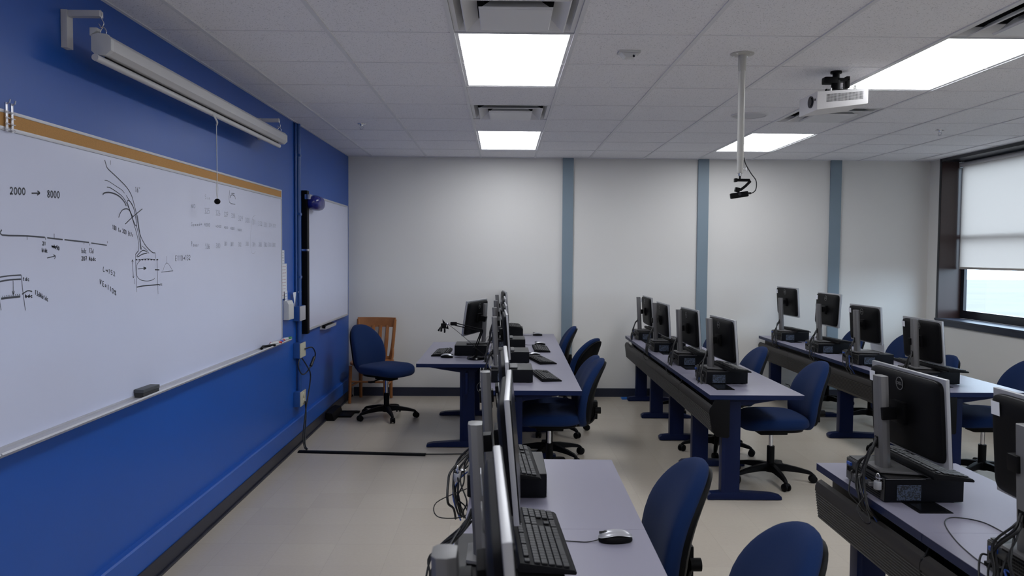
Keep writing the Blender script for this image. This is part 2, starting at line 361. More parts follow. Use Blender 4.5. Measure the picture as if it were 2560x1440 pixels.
LINES=[(6,0,[(2.863,1.825),(2.912,1.829)]),(6,0,[(2.899,1.836),(2.914,1.83),(2.897,1.821)]),(6,0,[(2.69,1.687),(2.691,1.669),(2.831,1.669),(2.941,1.666)]),(6,0,[(2.955,1.665),(3.059,1.66)]),(6,0,[(3.07,1.66),(3.251,1.652)]),(5,0,[(3.268,1.65),(3.396,1.642)]),(3,0,[(2.831,1.668),(2.831,1.655)]),(3,0,[(3.001,1.682),(3.001,1.665)]),(3,0,[(3.212,1.652),(3.212,1.643)]),(3,0,[(3.257,1.648),(3.256,1.639)]),(3,0,[(2.944,1.667),(2.944,1.657)]),(3,0,[(3.401,1.66),(3.401,1.651)]),(5,0,[(2.983,1.633),(3.02,1.63)]),(4,0,[(2.952,1.589),(3.005,1.596)]),(4,0,[(2.993,1.601),(3.007,1.596),(3.0,1.585)]),(5,0,[(2.665,1.524),(2.719,1.528),(2.791,1.529)]),(6,0,[(2.665,1.509),(2.725,1.514),(2.791,1.514)]),(3,0,[(2.793,1.53),(2.8,1.472),(2.813,1.401)]),(3,0,[(2.746,1.511),(2.746,1.462)]),(3,0,[(2.74,1.475),(2.746,1.462),(2.753,1.474)]),(5,0,[(2.686,1.458),(2.689,1.458)]),(5,0,[(2.697,1.458),(2.701,1.458)]),(5,0,[(2.708,1.459),(2.712,1.459)]),(5,0,[(2.72,1.459),(2.724,1.459)]),(5,0,[(2.732,1.459),(2.735,1.459)]),(5,0,[(2.743,1.459),(2.747,1.46)]),(5,0,[(2.755,1.46),(2.759,1.46)]),(5,0,[(2.767,1.46),(2.771,1.46)]),(5,0,[(2.779,1.46),(2.783,1.46)]),(8,0,[(2.679,1.451),(2.723,1.452),(2.785,1.453)]),(3,0,[(2.664,1.482),(2.67,1.448),(2.678,1.411)]),(5,0,[(2.795,1.46),(2.828,1.471),(2.855,1.467)]),(4,0,[(2.811,1.452),(2.851,1.45)]),(5,0,[(3.389,2.009),(3.4,1.99),(3.413,1.975),(3.463,1.956),(3.519,1.935),(3.578,1.91),(3.622,1.88),(3.647,1.843),(3.671,1.795),(3.686,1.746),(3.701,1.707),(3.727,1.673),(3.77,1.64),(3.831,1.613),(3.863,1.61)]),(3,0,[(3.439,2.013),(3.438,1.993)]),(3,0,[(3.386,1.921),(3.416,1.921),(3.48,1.906),(3.538,1.892),(3.56,1.88)]),(4,0,[(3.404,1.894),(3.434,1.893),(3.499,1.877),(3.546,1.86),(3.585,1.829),(3.619,1.787),(3.649,1.74),(3.679,1.687),(3.692,1.647),(3.688,1.62)]),(7,0,[(3.368,1.858),(3.383,1.867),(3.424,1.872),(3.47,1.87),(3.517,1.86),(3.556,1.841),(3.575,1.823)]),(3,0,[(3.576,1.871),(3.606,1.85),(3.641,1.823)]),(5,0,[(3.594,1.851),(3.621,1.841),(3.646,1.818),(3.661,1.785),(3.675,1.741),(3.659,1.74),(3.624,1.783),(3.593,1.829),(3.586,1.843),(3.594,1.851)]),(5,0,[(3.503,1.767),(3.52,1.789),(3.545,1.805),(3.585,1.81),(3.61,1.801),(3.625,1.788),(3.637,1.777)]),(5,0,[(3.563,1.74),(3.637,1.777),(3.733,1.819)]),(5,0,[(3.682,1.786),(3.701,1.712),(3.717,1.625)]),(4,0,[(3.67,1.741),(3.695,1.687),(3.712,1.625)]),(5,0,[(3.688,1.62),(3.659,1.603)]),(5,0,[(3.671,1.595),(3.731,1.622),(3.78,1.61),(3.725,1.603),(3.681,1.591),(3.671,1.595)]),(3,0,[(3.726,1.642),(3.769,1.625),(3.797,1.607)]),(3,0,[(3.659,1.605),(3.658,1.578),(3.666,1.426)]),(3,0,[(3.866,1.61),(3.865,1.579)]),(6,0,[(3.658,1.578),(3.676,1.577)]),(6,0,[(3.687,1.577),(3.706,1.577)]),(6,0,[(3.718,1.577),(3.736,1.577)]),(6,0,[(3.748,1.577),(3.767,1.577)]),(6,0,[(3.779,1.577),(3.798,1.577)]),(6,0,[(3.811,1.577),(3.83,1.576)]),(6,0,[(3.843,1.576),(3.863,1.576)]),(6,0,[(3.876,1.576),(3.896,1.576)]),(3,0,[(3.883,1.581),(3.89,1.405)]),(3,0,[(3.627,1.578),(3.634,1.494)]),(3,0,[(3.628,1.502),(3.634,1.493),(3.641,1.502)]),(3,0,[(3.62,1.568),(3.627,1.578),(3.635,1.568)]),(3,0,[(3.713,1.578),(3.675,1.558),(3.664,1.528),(3.673,1.498),(3.71,1.481),(3.776,1.474),(3.833,1.478),(3.854,1.485)]),(3,0,[(3.713,1.578),(3.779,1.581),(3.848,1.577)]),(3,0,[(3.68,1.534),(3.761,1.536)]),(6,0,[(3.736,1.541),(3.765,1.536),(3.736,1.531)]),(7,0,[(3.858,1.527),(3.908,1.525)]),(6,0,[(3.667,1.449),(3.731,1.452),(3.798,1.452),(3.903,1.452)]),(3,0,[(3.647,1.489),(3.648,1.464)]),(2,0,[(3.993,1.594),(3.997,1.554)]),(2,0,[(3.947,1.517),(3.967,1.543),(3.997,1.559),(4.036,1.54),(4.061,1.519)]),(3,0,[(3.929,1.513),(4.07,1.517)]),(2,1,[(5.424,1.873),(5.366,1.856),(5.344,1.819),(5.321,1.75),(5.315,1.682),(5.332,1.619),(5.382,1.607),(5.418,1.624)]),(4,0,[(4.919,2.004),(4.912,1.93),(5.021,1.923)]),(5,0,[(4.924,1.956),(4.943,1.974),(4.979,1.979),(5.016,1.971),(5.022,1.955)]),(2,1,[(4.689,1.918),(4.711,1.909),(4.739,1.911),(4.744,1.919),(4.711,1.922)])]
TEXTS=[('2000', (2.738, 1.812), (2.831, 1.817), 0.024, 6, 0), ('8000', (2.96, 1.818), (3.047, 1.821), 0.025, 6, 0), ('21', (2.924, 1.637), (2.947, 1.636), 0.013, 5, 0), ('btdc', (2.92, 1.613), (2.957, 1.61), 0.014, 5, 0), ('wdc50', (2.983, 1.631), (3.036, 1.618), 0.013, 5, 0), ('bdc', (3.192, 1.61), (3.232, 1.607), 0.019, 4, 0), ('13d', (3.247, 1.61), (3.287, 1.607), 0.019, 4, 0), ('207 Abdc', (3.191, 1.578), (3.306, 1.576), 0.016, 5, 0), ('tdc', (2.801, 1.51), (2.843, 1.506), 0.013, 4, 0), ('bdc', (2.812, 1.448), (2.861, 1.445), 0.013, 4, 0), ('13dAbtdc', (2.871, 1.456), (2.956, 1.424), 0.017, 4, 0), ('L>152', (3.359, 1.532), (3.469, 1.504), 0.019, 4, 0), ('VE=110%', (3.332, 1.478), (3.474, 1.418), 0.021, 5, 0), ('16q', (3.661, 1.893), (3.72, 1.896), 0.023, 3, 0), ('180 to 200 ft/s', (3.445, 1.714), (3.64, 1.683), 0.019, 4, 0), ('dc', (3.903, 1.447), (3.945, 1.447), 0.012, 4, 0), ('E110>132', (4.097, 1.568), (4.301, 1.572), 0.027, 4, 0), ('N0', (4.311, 1.859), (4.379, 1.861), 0.02, 3, 1), ('325', (4.505, 1.838), (4.589, 1.841), 0.03, 3, 1), ('326', (4.677, 1.836), (4.76, 1.838), 0.031, 3, 1), ('327', (4.816, 1.836), (4.893, 1.838), 0.026, 3, 1), ('328', (4.945, 1.833), (5.019, 1.834), 0.028, 3, 1), ('329', (5.075, 1.82), (5.166, 1.822), 0.032, 3, 1), ('330', (5.213, 1.816), (5.303, 1.817), 0.029, 3, 1), ('331', (5.358, 1.809), (5.424, 1.81), 0.03, 3, 1), ('332', (5.489, 1.804), (5.58, 1.805), 0.029, 3, 1), ('333', (5.611, 1.802), (5.69, 1.803), 0.028, 3, 1), ('334', (5.73, 1.805), (5.813, 1.806), 0.025, 3, 1), ('335', (5.83, 1.805), (5.912, 1.805), 0.023, 3, 1), ('Speed>', (4.311, 1.759), (4.468, 1.766), 0.019, 3, 1), ('4000', (4.498, 1.763), (4.59, 1.765), 0.019, 3, 1), ('4000', (4.675, 1.763), (4.774, 1.765), 0.014, 3, 1), ('4000', (4.817, 1.761), (4.89, 1.761), 0.014, 3, 1), ('4000', (4.928, 1.758), (5.003, 1.759), 0.016, 3, 1), ('4000', (5.061, 1.754), (5.141, 1.754), 0.014, 3, 1), ('Power', (4.308, 1.647), (4.421, 1.645), 0.027, 3, 1), ('536', (4.513, 1.636), (4.584, 1.636), 0.027, 3, 1), ('380', (4.677, 1.641), (4.754, 1.641), 0.028, 3, 1), ('381', (4.817, 1.656), (4.873, 1.655), 0.024, 3, 1), ('381', (4.929, 1.655), (4.987, 1.655), 0.025, 3, 1), ('382', (5.071, 1.655), (5.133, 1.654), 0.025, 3, 1), ('383', (5.216, 1.661), (5.281, 1.66), 0.025, 3, 1), ('384', (5.354, 1.658), (5.424, 1.657), 0.026, 3, 1), ('383', (5.493, 1.659), (5.566, 1.658), 0.027, 3, 1), ('382', (5.616, 1.659), (5.692, 1.658), 0.028, 3, 1), ('381', (5.719, 1.66), (5.798, 1.659), 0.028, 3, 1), ('380', (5.818, 1.659), (5.9, 1.658), 0.029, 3, 1), ('mm', (4.952, 1.983), (5.014, 1.986), 0.011, 4, 0), ('5in', (4.512, 1.921), (4.599, 1.92), 0.024, 3, 1)]
# ------------------------------------------------------------ whiteboards on the left wall
GLY = {'0': [[(.5, 1), (.15, .8), (.1, .3), (.4, 0), (.8, .2), (.85, .7), (.5, 1)]], '1': [[(.4, .8), (.6, 1), (.5, 0)]], '2': [[(.1, .8), (.4, 1), (.8, .8), (.6, .4), (.1, 0), (.5, .08), (.9, 0)]],
 '3': [[(.1, .95), (.6, 1), (.75, .75), (.4, .55), (.8, .3), (.5, 0), (.1, .1)]], '4': [[(.2, 1), (.15, .5), (.8, .5)], [(.7, .95), (.65, 0)]], '5': [[(.8, 1), (.2, 1), (.2, .6), (.7, .55), (.75, .15), (.15, 0)]],
 '6': [[(.6, 1), (.2, .6), (.15, .15), (.6, 0), (.8, .3), (.5, .5), (.2, .35)]], '7': [[(.1, 1), (.85, 1), (.4, 0)], [(.3, .5), (.75, .5)]], '8': [[(.5, .55), (.2, .8), (.5, 1), (.8, .8), (.5, .55), (.15, .2), (.5, 0), (.85, .25), (.5, .55)]],
 '9': [[(.8, .7), (.4, .5), (.2, .8), (.5, 1), (.8, .8), (.7, 0)]], 'b': [[(.2, 1), (.2, 0), (.7, .05), (.75, .4), (.25, .5)]], 'd': [[(.8, 1), (.8, 0)], [(.78, .4), (.3, .5), (.15, .15), (.5, 0), (.8, .15)]],
 'c': [[(.8, .5), (.3, .55), (.15, .2), (.4, 0), (.85, .1)]], 't': [[(.45, .9), (.4, .1), (.7, 0)], [(.15, .6), (.75, .62)]], 'w': [[(.1, .5), (.25, 0), (.5, .4), (.7, 0), (.9, .5)]], 'A': [[(.1, 0), (.5, 1), (.85, 0)], [(.2, .4), (.75, .4)]],
 'E': [[(.8, 1), (.25, .95), (.3, .5), (.7, .5)], [(.3, .5), (.15, .05), (.8, 0)]], 'V': [[(.1, 1), (.4, 0), (.8, 1)]], 'L': [[(.3, 1), (.15, 0), (.8, .05)]], 'N': [[(.15, 0), (.2, .9), (.7, 0), (.8, .95)]], 'o': [[(.5, .5), (.2, .3), (.4, 0), (.8, .2), (.5, .5)]],
 'S': [[(.8, .9), (.3, 1), (.2, .6), (.7, .4), (.6, 0), (.1, .1)]], 'p': [[(.2, .5), (.15, -.35)], [(.2, .45), (.7, .45), (.6, .05), (.2, .05)]], 'e': [[(.2, .25), (.75, .3), (.5, .5), (.15, .2), (.5, 0), (.8, .1)]], 'P': [[(.3, 1), (.2, 0)], [(.3, 1), (.8, .9), (.7, .55), (.25, .5)]],
 'r': [[(.2, .5), (.2, 0)], [(.2, .3), (.7, .5)]], 'f': [[(.75, .95), (.4, .9), (.35, -.2)], [(.15, .45), (.7, .45)]], '/': [[(.2, -.1), (.8, 1)]], 's': [[(.75, .5), (.2, .4), (.7, .15), (.2, 0)]], '=': [[(.1, .6), (.85, .6)], [(.1, .3), (.85, .3)]],
 '%': [[(.1, .7), (.4, .95), (.5, .6), (.1, .7)], [(.9, 1), (.2, 0)], [(.6, .2), (.9, .3), (.8, 0), (.6, .2)]], 'q': [[(.2, 1), (.2, .75)], [(.5, 1), (.5, .75)]], '>': [[(0, .45), (.95, .45)], [(.65, .7), (1, .45), (.65, .15)]], 'i': [[(.5, .5), (.5, 0)], [(.5, .75), (.5, .8)]],
 'n': [[(.15, .5), (.15, 0)], [(.15, .35), (.6, .5), (.8, 0)]], 'm': [[(.1, 0), (.15, .5), (.45, .5), (.5, 0)], [(.5, .4), (.8, .5), (.9, 0)]], ' ': []}
def ribbon(bm, pts, wd, x):
    P = smooth_path([(x, a, b) for a, b in pts], 3 if len(pts) > 2 else 1); L_, R_ = [], []
    for i, p in enumerate(P):
        t = P[min(i + 1, len(P) - 1)] - P[max(i - 1, 0)]
        if t.length < 1e-6: t = Vector((0, 1, 0))
        t.normalize(); nn = Vector((0, -t.z, t.y)) * wd / 2
        L_.append(bm.verts.new(p + nn)); R_.append(bm.verts.new(p - nn))
    for i in range(len(P) - 1): bm.faces.new((L_[i], R_[i], R_[i + 1], L_[i + 1]))
def whiteboard(y0, y1, z0, z1, label, corkstrip=True, dark_left=False):
    t = thing('whiteboard', (XL, (y0 + y1) / 2, z0), 0, label, 'whiteboard'); cy = (y0 + y1) / 2
    a, b, h = y0 - cy, y1 - cy, z1 - z0
    zt = h - (.068 if corkstrip else .03)
    bm = BM(); box(bm, .004, .026, a + .012, b - .012, .012, zt); ob('writing_surface', bm, board, t, False)
    bm = BM()
    box(bm, .0, .031, a, a + .014, 0, h, .003); box(bm, .0, .031, b - .014, b, 0, h, .003)
    box(bm, .0, .031, a, b, h - .012, h, .003)
    if corkstrip: box(bm, .0, .031, a, b, zt - .004, zt + .010, .003)
    ob('frame', bm, alu_p, t)
    if corkstrip:
        bm = BM(); box(bm, .004, .028, a + .014, b - .014, zt + .008, h - .010); ob('cork_strip', bm, cork, t, False)
    return t
wb = whiteboard(2.58, 6.06, .925, 2.100, 'long whiteboard covered in marker sketches on the blue wall')
bm = BM()
prism(bm, [(.0, .002), (.075, -.002), (.085, .010), (.080, .016), (.072, .008), (.03, .010), (.03, .018), (.0, .018)], 'y', 2.58 - 4.32, 6.13 - 4.32)
ob('marker_tray', bm, alu_p, wb)
wb2 = whiteboard(-.80, 2.575, .925, 2.100, 'whiteboard section left of the sketch-covered one, beyond the photo edge')
bm = BM(); prism(bm, [(.0, .002), (.075, -.002), (.085, .010), (.080, .016), (.072, .008), (.03, .010), (.03, .018), (.0, .018)], 'y', -1.685, 1.685); ob('marker_tray', bm, alu_p, wb2)
cy = 4.32; groups = {}
for w_, g_, pts in LINES:
    y, z = pts[0]
    k = 'faint_loop' if g_ else 'arrow_mark' if z > 1.75 and y < 3.1 else 'timeline_drawing' if y < 3.45 and z > 1.55 else 'piston_drawing' if y < 3.25 else 'engine_drawing' if y < 4.5 else 'curve_sketch'
    groups.setdefault(k, BM()); ribbon(groups[k], [(y - cy, z - .925) for y, z in pts], w_ * .00095, .0266)
for k, b_ in groups.items(): ob(k, b_, ink_f if k == 'faint_loop' else ink, wb, False)
if 1:
    for s, A, B, h, w_, g_ in TEXTS:
        bm = BM()
        n_ = len(s); dy, dz = (B[0] - A[0]) / n_, (B[1] - A[1]) / n_
        for i, ch in enumerate(s):
            for st in GLY[ch]:
                ribbon(bm, [(A[0] + dy * (i + u * .82) - cy, A[1] + dz * (i + u * .82) + v_ * h - .925) for u, v_ in st], w_ * .0009, .0266)
        ob('handwriting', bm, ink_f if g_ else ink, wb, False)
# small second board by the corner
t = thing('whiteboard', (XL, 7.69, .93), 0, 'narrow whiteboard with thick black left edge near the corner', 'whiteboard')
bm = BM(); box(bm, .012, .030, -.86, .90, .02, 1.19); ob('writing_surface', bm, board, t, False)
bm = BM(); box(bm, 0, .034, -.87, .915, 0, .022, .003); box(bm, 0, .034, -.87, .915, 1.185, 1.205, .003); box(bm, 0, .034, .90, .915, 0, 1.205, .003); ob('frame', bm, alu_p, t)
bm = BM(); box(bm, 0, .05, -.935, -.86, -.02, 1.225, .008); ob('black_end_cap', bm, blk, t)
bm = BM(); box(bm, .0, .055, -.94, -.87, .70, .72, .003); ob('clip', bm, chrome, t)
# map hooks on the cork strip
for i, (y, lb) in enumerate(((2.715, 'left one of two small metal map hooks on the cork strip'), (2.745, 'right one of two small metal map hooks on the cork strip'))):
    bm = BM(); box(bm, 0, .005, -.006, .006, -.05, .05, .001); tube(bm, [(.004, 0, .045), (.014, 0, .05), (.016, 0, .06)], .003, 6)
    for k in range(4): tube(bm, [(.004, -.008, -.04 + k * .02), (.014, 0, -.045 + k * .02), (.004, .008, -.04 + k * .02)], .0018, 6, 3)
    tag(ob('map_hook', bm, alu, None, True, (XL + .032, y, 2.075)), lb, 'hook', 'map hooks on the cork strip')
# eraser and markers on tray
t = thing('board_eraser', (XL + .052, 3.70, .9365), R(-2), 'dark grey felt board eraser lying on the whiteboard tray', 'eraser')
bm = BM(); box(bm, -.022, .022, -.078, .078, .0, .018, .004); ob('felt', bm, mat('felt', (.04, .04, .045), .95, bump=(500, .5)), t)
bm = BM(); box(bm, -.024, .024, -.080, .080, .018, .036, .005); ob('grip', bm, mat('grip', (.06, .065, .075), .5), t)
mk = [(5.50, blk, 'black', 'lying nearest on the tray'), (5.60, blk, 'black', 'second along the tray'), (5.70, red, 'red', 'with white barrel, nearer red one on the tray'), (5.78, red, 'red', 'second red one on the tray'), (5.86, bluem, 'blue', 'beside the red ones on the tray'), (5.93, red, 'red', 'third red one, behind the blue one'), (5.99, bluem, 'blue', 'second blue one toward the tray end'), (6.05, green, 'green', 'first green one near the tray end'), (6.10, green, 'green', 'last one at the far end of the tray')]
proto = None
for i, (y, m, cn, pos) in enumerate(mk):
    t = thing('whiteboard_marker', (XL + .045 + .012 * (i % 2), y, .9435), R(90 + random.Random(i).uniform(-35, 20)), '%s whiteboard marker, %s' % (cn, pos), 'marker', 'markers on the whiteboard tray')
    bm = BM(); tube(bm, [(-.055, 0, 0), (.03, 0, 0)], .0085, 12); ob('barrel', bm, white_p if m != blk else blk, t)
    bm = BM(); tube(bm, [(.03, 0, 0), (.065, 0, 0), (.068, 0, 0)], [.0092, .0092, .006], 12); ob('cap', bm, m, t)
# small tray with marker under second board
t = thing('marker_holder', (XL, 7.66, .885), 0, 'small white tray holding a black eraser under the narrow whiteboard', 'tray')
bm = BM(); prism(bm, [(0, 0), (.055, 0), (.06, .03), (.055, .03), (.05, .006), (.005, .006), (.005, .045), (0, .045)], 'y', -.24, .22); ob('shelf', bm, alu_p, t, False)
bm = BM(); box(bm, .01, .05, -.18, .16, .0075, .035, .006); tag(ob('board_eraser', bm, blk, None, True, (XL, 7.66, .885)), 'black eraser resting in the small tray below the narrow whiteboard', 'eraser')
# blue helmet-like holder at the top corner of second board
t = thing('wall_dispenser', (XL + .035, 6.93, 1.985), 0, 'glossy dark blue rounded plastic holder at top of the narrow whiteboard', 'holder')
bm = BM(); ellipsoid(bm, .07, .17, .068, .8, .8, lambda v: Vector((v.x + .045, v.y, v.z + .07)), 28, 14); ob('shell', bm, mat('blue_gloss', (.01, .015, .20), .15), t)
bm = BM(); box(bm, 0, .05, -.20, -.13, .09, .135, .006); ob('clip', bm, chrome, t)
# papers
def sheet(name, y0, y1, z0, z1, x, label, cat, rows=6, tint=None):
    bm = BM(); box(bm, 0, .0015, -(y1 - y0) / 2, (y1 - y0) / 2, 0, z1 - z0)
    o = ob(name, bm, paper, None, False, (x, (y0 + y1) / 2, z0)); tag(o, label, cat)
    if rows:
        bm = BM(); rn = random.Random(rows)
        for k in range(rows):
            z = (z1 - z0) * (1 - (k + 1) / (rows + 1)); yy = -(y1 - y0) * .36
            while yy < (y1 - y0) * .34:
                ww = rn.uniform(.010, .03); box(bm, .0015, .0019, yy, min(yy + ww, (y1 - y0) * .38), z, z + .005); yy += ww + .010
        ob('printed_lines', bm, tint or ink_f, o, False)
    return o
sheet('paper_notice', 6.075, 6.215, 1.53, 1.635, XL + .002, 'small printed white notice taped beside the whiteboard, upper one', 'notice', 4)
sheet('paper_notice', 6.08, 6.28, 1.25, 1.528, XL + .002, 'tall printed sheet with faint red lines below the small notice', 'notice', 10, mat('redprint', (.45, .25, .30), .7))
t = thing('brochure_holder', (XL, 6.26, 1.08), 0, 'white box holder with folded leaflets beside the whiteboard', 'holder')
bm = BM(); box(bm, 0, .045, -.075, .075, 0, .125, .004); prism(bm, [(0, .125), (.045, .118), (.03, .15), (0, .155)], 'y', -.075, .075); ob('box', bm, white_p, t)
sheet('leaflet', 6.19, 6.26, 1.22, 1.31, XL + .012, 'small leaflet with printing sticking out of the white holder', 'leaflet', 3, bluem)
for y, z, lb in ((6.43, 1.165, 'white pointed paper pennant left of the blue conduit'), (6.60, 1.165, 'narrow white paper pennant right of the blue conduit')):
    bm = BM(); prism(bm, [(-.045, .125), (.045, .125), (.012, 0)], 'x', 0, .0015); tag(ob('paper_pennant', bm, paper, None, False, (XL + .024, y, z)), lb, 'paper')
# conduit, boxes
t = thing('wall_conduit', (XL, 6.58, 0), 0, 'blue painted vertical conduit with clamps on the blue wall', 'conduit')
bp_m = mat('blue_paint_gloss', (.020, .080, .29), .3)
bm = BM(); tube(bm, [(.022, 0, .45), (.022, 0, H - .01)], .019, 14); ob('pipe', bm, bp_m, t)
bm = BM(); tube(bm, [(.012, -.05, 1.17), (.012, -.05, H - .01)], .010, 10); ob('pipe', bm, bp_m, t)
for z in (2.42, 1.93, 1.40):
    bm = BM(); box(bm, 0, .044, -.03, .03, z, z + .022, .004); box(bm, 0, .006, -.055, .055, z, z + .022, .002); ob('clamp', bm, bp_m, t)
for z, lb, kind in ((1.045, 'upper blue wall box with cream blank cover plate on the conduit', 0), (.735, 'middle blue outlet box with a cord plugged in, below the switch box', 1), (.325, 'lowest blue outlet box with cream faceplate near the floor', 2)):
    t = thing('outlet_box', (XL, 6.58, z), 0, lb, 'outlet', 'outlet boxes on the blue wall')
    bm = BM(); box(bm, 0, .052, -.105, .075, 0, .125, .004); ob('box', bm, bp_m, t)
    bm = BM(); box(bm, .0525, .060, -.10, .07, .002, .123, .003)
    if kind == 2: tube(bm, [(.06, -.01, .035), (.068, -.01, .035)], .022, 16); tube(bm, [(.06, -.01, .088), (.068, -.01, .088)], .022, 16)
    ob('faceplate', bm, cream_p if kind else alu_p, t)
t = thing('power_cord', (0, 0, 0), 0, 'black cords looping from the wall outlets down to the floor', 'cable')
x = XL + .065
for i, pts in enumerate(([(x, 6.60, .80), (x + .03, 6.72, .80), (x + .03, 6.84, .73), (x + .02, 6.80, .66), (x + .01, 6.62, .60), (x, 6.50, .60), (x, 6.38, .68), (x, 6.42, .735)],
           [(x, 6.50, .735), (x + .02, 6.58, .66), (x + .025, 6.68, .58), (x + .02, 6.68, .48), (x + .02, 6.55, .30), (x + .03, 6.42, .12), (x + .06, 6.33, .03), (x + .09, 6.30, .012)],
           [(x + .01, 6.56, .36), (x + .012, 6.58, .25), (x + .03, 6.48, .11), (x + .06, 6.36, .035), (x + .09, 6.31, .014)])):
    bm = BM(); tube(bm, pts, .0055, 8, 6); ob('cord', bm, rubber, t)
bm = BM(); tube(bm, [(x + .025, 6.82, .70), (x + .015, 6.74, .635)], .013, 10); ob('plug', bm, rubber, t)
t = thing('floor_cable_cover', (-1.13, 6.225, 0), R(-4.5), 'long black cable cover strip lying across the floor', 'cable cover')
bm = BM(); prism(bm, [(-.035, 0), (-.018, .013), (.018, .013), (.035, 0)], 'x', -.52, .52)
ob('strip', bm, blk, t, False)
bm = BM(); tube(bm, [(.50, 0, .008), (.7, .03, .006), (.95, .08, .006), (1.05, .2, .006)], .005, 8, 5); ob('cord', bm, rubber, t)
bm = BM(); box(bm, -.11, .09, -.12, .06, 0, .018, .004); box(bm, -.06, .13, .08, .16, 0, .016, .004); prism(bm, [(-.12, 0), (-.04, 0), (-.06, .07), (-.12, .08)], 'y', -.28, .12)
tag(ob('floor_bracket', bm, blk, None, True, (XL + .17, 7.72, 0)), 'black stepped bracket on the floor against the blue wall', 'bracket')
bm = BM(); box(bm, -.13, .13, -.05, .05, 0, .012, .003); tag(ob('plastic_sheet', bm, bsheet, None, True, (1.47, 8.68, 0)), 'bright blue flat piece on the floor below the back wall', 'sheet')
t = thing('wall_outlet', (3.22, YB - .012, .125), 0, 'white outlet box low on the back wall behind the right desks', 'outlet')
bm = BM(); box(bm, -.06, .06, -.03, 0, 0, .085, .004); ob('box', bm, white_p, t)
bm = BM(); tube(bm, [(.0, -.032, .04), (.04, -.06, .02), (.05, -.10, -.08), (.0, -.2, -.12)], .004, 8, 5); ob('cord', bm, rubber, t)

# ------------------------------------------------------------ projection screen
sx = XL + .150
for y, lb in ((3.137, 'nearer white L-shaped wall bracket holding the projection screen'), (5.581, 'farther white L-shaped wall bracket holding the projection screen')):
    t = thing('screen_bracket', (XL, y, 2.416), 0, lb, 'bracket', 'brackets holding the projection screen')
    bm = BM(); box(bm, .001, .026, -.022, .022, 0, .148, .002); box(bm, .026, .150, -.016, .016, .124, .148, .002); ob('arm', bm, screen_w, t)
    bm = BM(); tube(bm, [(.146, 0, .152), (.152, 0, .135), (.150, .0, .118), (.158, 0, .10), (.148, 0, .085), (.138, 0, .098)], .0028, 8, 4); ob('s_hook', bm, chrome, t)
t = thing('projection_screen', (sx, 4.385, 2.437), 0, 'rolled up white projection screen hanging on the blue wall', 'projection screen')
hl = 1.245; oc = [(a * .92, b * .92) for a, b in [(-.040, .035), (-.040, -.030), (-.022, -.047), (.020, -.047), (.042, -.028), (.042, .018), (.024, .038), (-.012, .042)]]
bm = BM(); prism(bm, oc, 'y', -hl + .012, hl - .012, .004); ob('housing', bm, screen_w, t)
for s in (-1, 1):
    bm = BM(); prism(bm, [(a * 1.06, b * 1.06) for a, b in oc], 'y', s * hl - .012, s * hl + .012, .004)
    if s < 0: prism(bm, [(-.045, .03), (-.015, .05), (-.015, .062), (-.045, .062)], 'y', -hl - .01, -hl + .02, .003)
    ob('end_cap', bm, white_p, t)
bm = BM(); tube(bm, [(-.004, -hl - .05, -.064), (-.004, hl - .04, -.064)], .0135, 14); ob('bottom_bar', bm, screen_w, t)
bm = BM(); box(bm, -.006, -.003, -hl + .03, hl - .06, -.056, -.040); ob('black_fabric_edge', bm, blk, t, False)
for y in (3.15 - 4.385, 5.581 - 4.385):
    bm = BM(); tube(bm, [(-.004, y, .030), (-.012, y, .050), (0, y, .068), (.012, y, .050), (.004, y, .030)], .0026, 8, 4); ob('hanging_ring', bm, chrome, t)
bm = BM(); tube(bm, [(.004, -.10, -.060), (.014, -.07, -.090), (.012, -.04, -.105), (.004, -.03, -.12)], .005, 8, 4); ob('pull_handle', bm, white_p, t)
bm = BM(); tube(bm, [(.004, -.03, -.12), (.005, -.03, -.42)], .0022, 6); tube(bm, [(.005, -.03, -.42), (.005, -.042, -.47), (.005, -.03, -.525), (.005, -.018, -.47), (.005, -.03, -.42)], .0018, 6, 5); ob('pull_cord', bm, white_p, t)
bm = BM(); ellipsoid(bm, .017, .017, .016, 1, 1, lambda v: v + Vector((.005, -.03, -.54)), 16, 10); ob('pull_knob', bm, blk, t)

# ------------------------------------------------------------ things on the ceiling
t = thing('camera_pole', (1.279, 4.219, H), 0, 'white pipe hanging from the ceiling with a round flange', 'pole')
bm = BM(); lathe(bm, [(.062, 0), (.062, -.005), (.058, -.007), (.022, -.010), (.022, -.012)], n=32); ob('flange', bm, pole_m, t)
bm = BM(); tube(bm, [(0, 0, -.008), (0, 0, -.09)], .0215, 20); tube(bm, [(0, 0, -.09), (0, 0, -.57)], .0185, 20); tube(bm, [(0, 0, -.56), (0, 0, -.64)], .0165, 20); ob('pipe', bm, pole_m, t)
bm = BM(); tube(bm, [(0, 0, -.64), (0, 0, -.655)], .009, 12); tube(bm, [(.012, 0, -.618), (.035, 0, -.618)], .004, 8); tube(bm, [(.032, 0, -.626), (.032, 0, -.610)], .006, 8); ob('thumb_screw', bm, chrome, t)
for A in (40, 140, 220, 320):
    bm = BM(); lathe(bm, [(.005, -.009), (.005, -.004)], (.048 * math.cos(R(A)), .048 * math.sin(R(A)), 0), 10); ob('bolt', bm, chrome, t)
t = thing('webcam', (1.279, 4.219, 2.0427), 0, 'black webcam on folded clip at the bottom of the ceiling pipe', 'webcam')
bm = BM(); tube(bm, [(0, 0, .01), (0, 0, -.012)], .005, 8); box(bm, -.028, .052, -.012, .012, -.024, -.010, .003); box(bm, -.030, -.016, -.014, .014, -.028, -.008, .003)
tube(bm, [(.048, 0, -.018), (.056, 0, -.024), (.030, 0, -.050), (.002, 0, -.072)], .009, 4, 1); ob('clip_arm', bm, blk, t)
rc = Matrix.Rotation(R(-9), 3, 'Y')
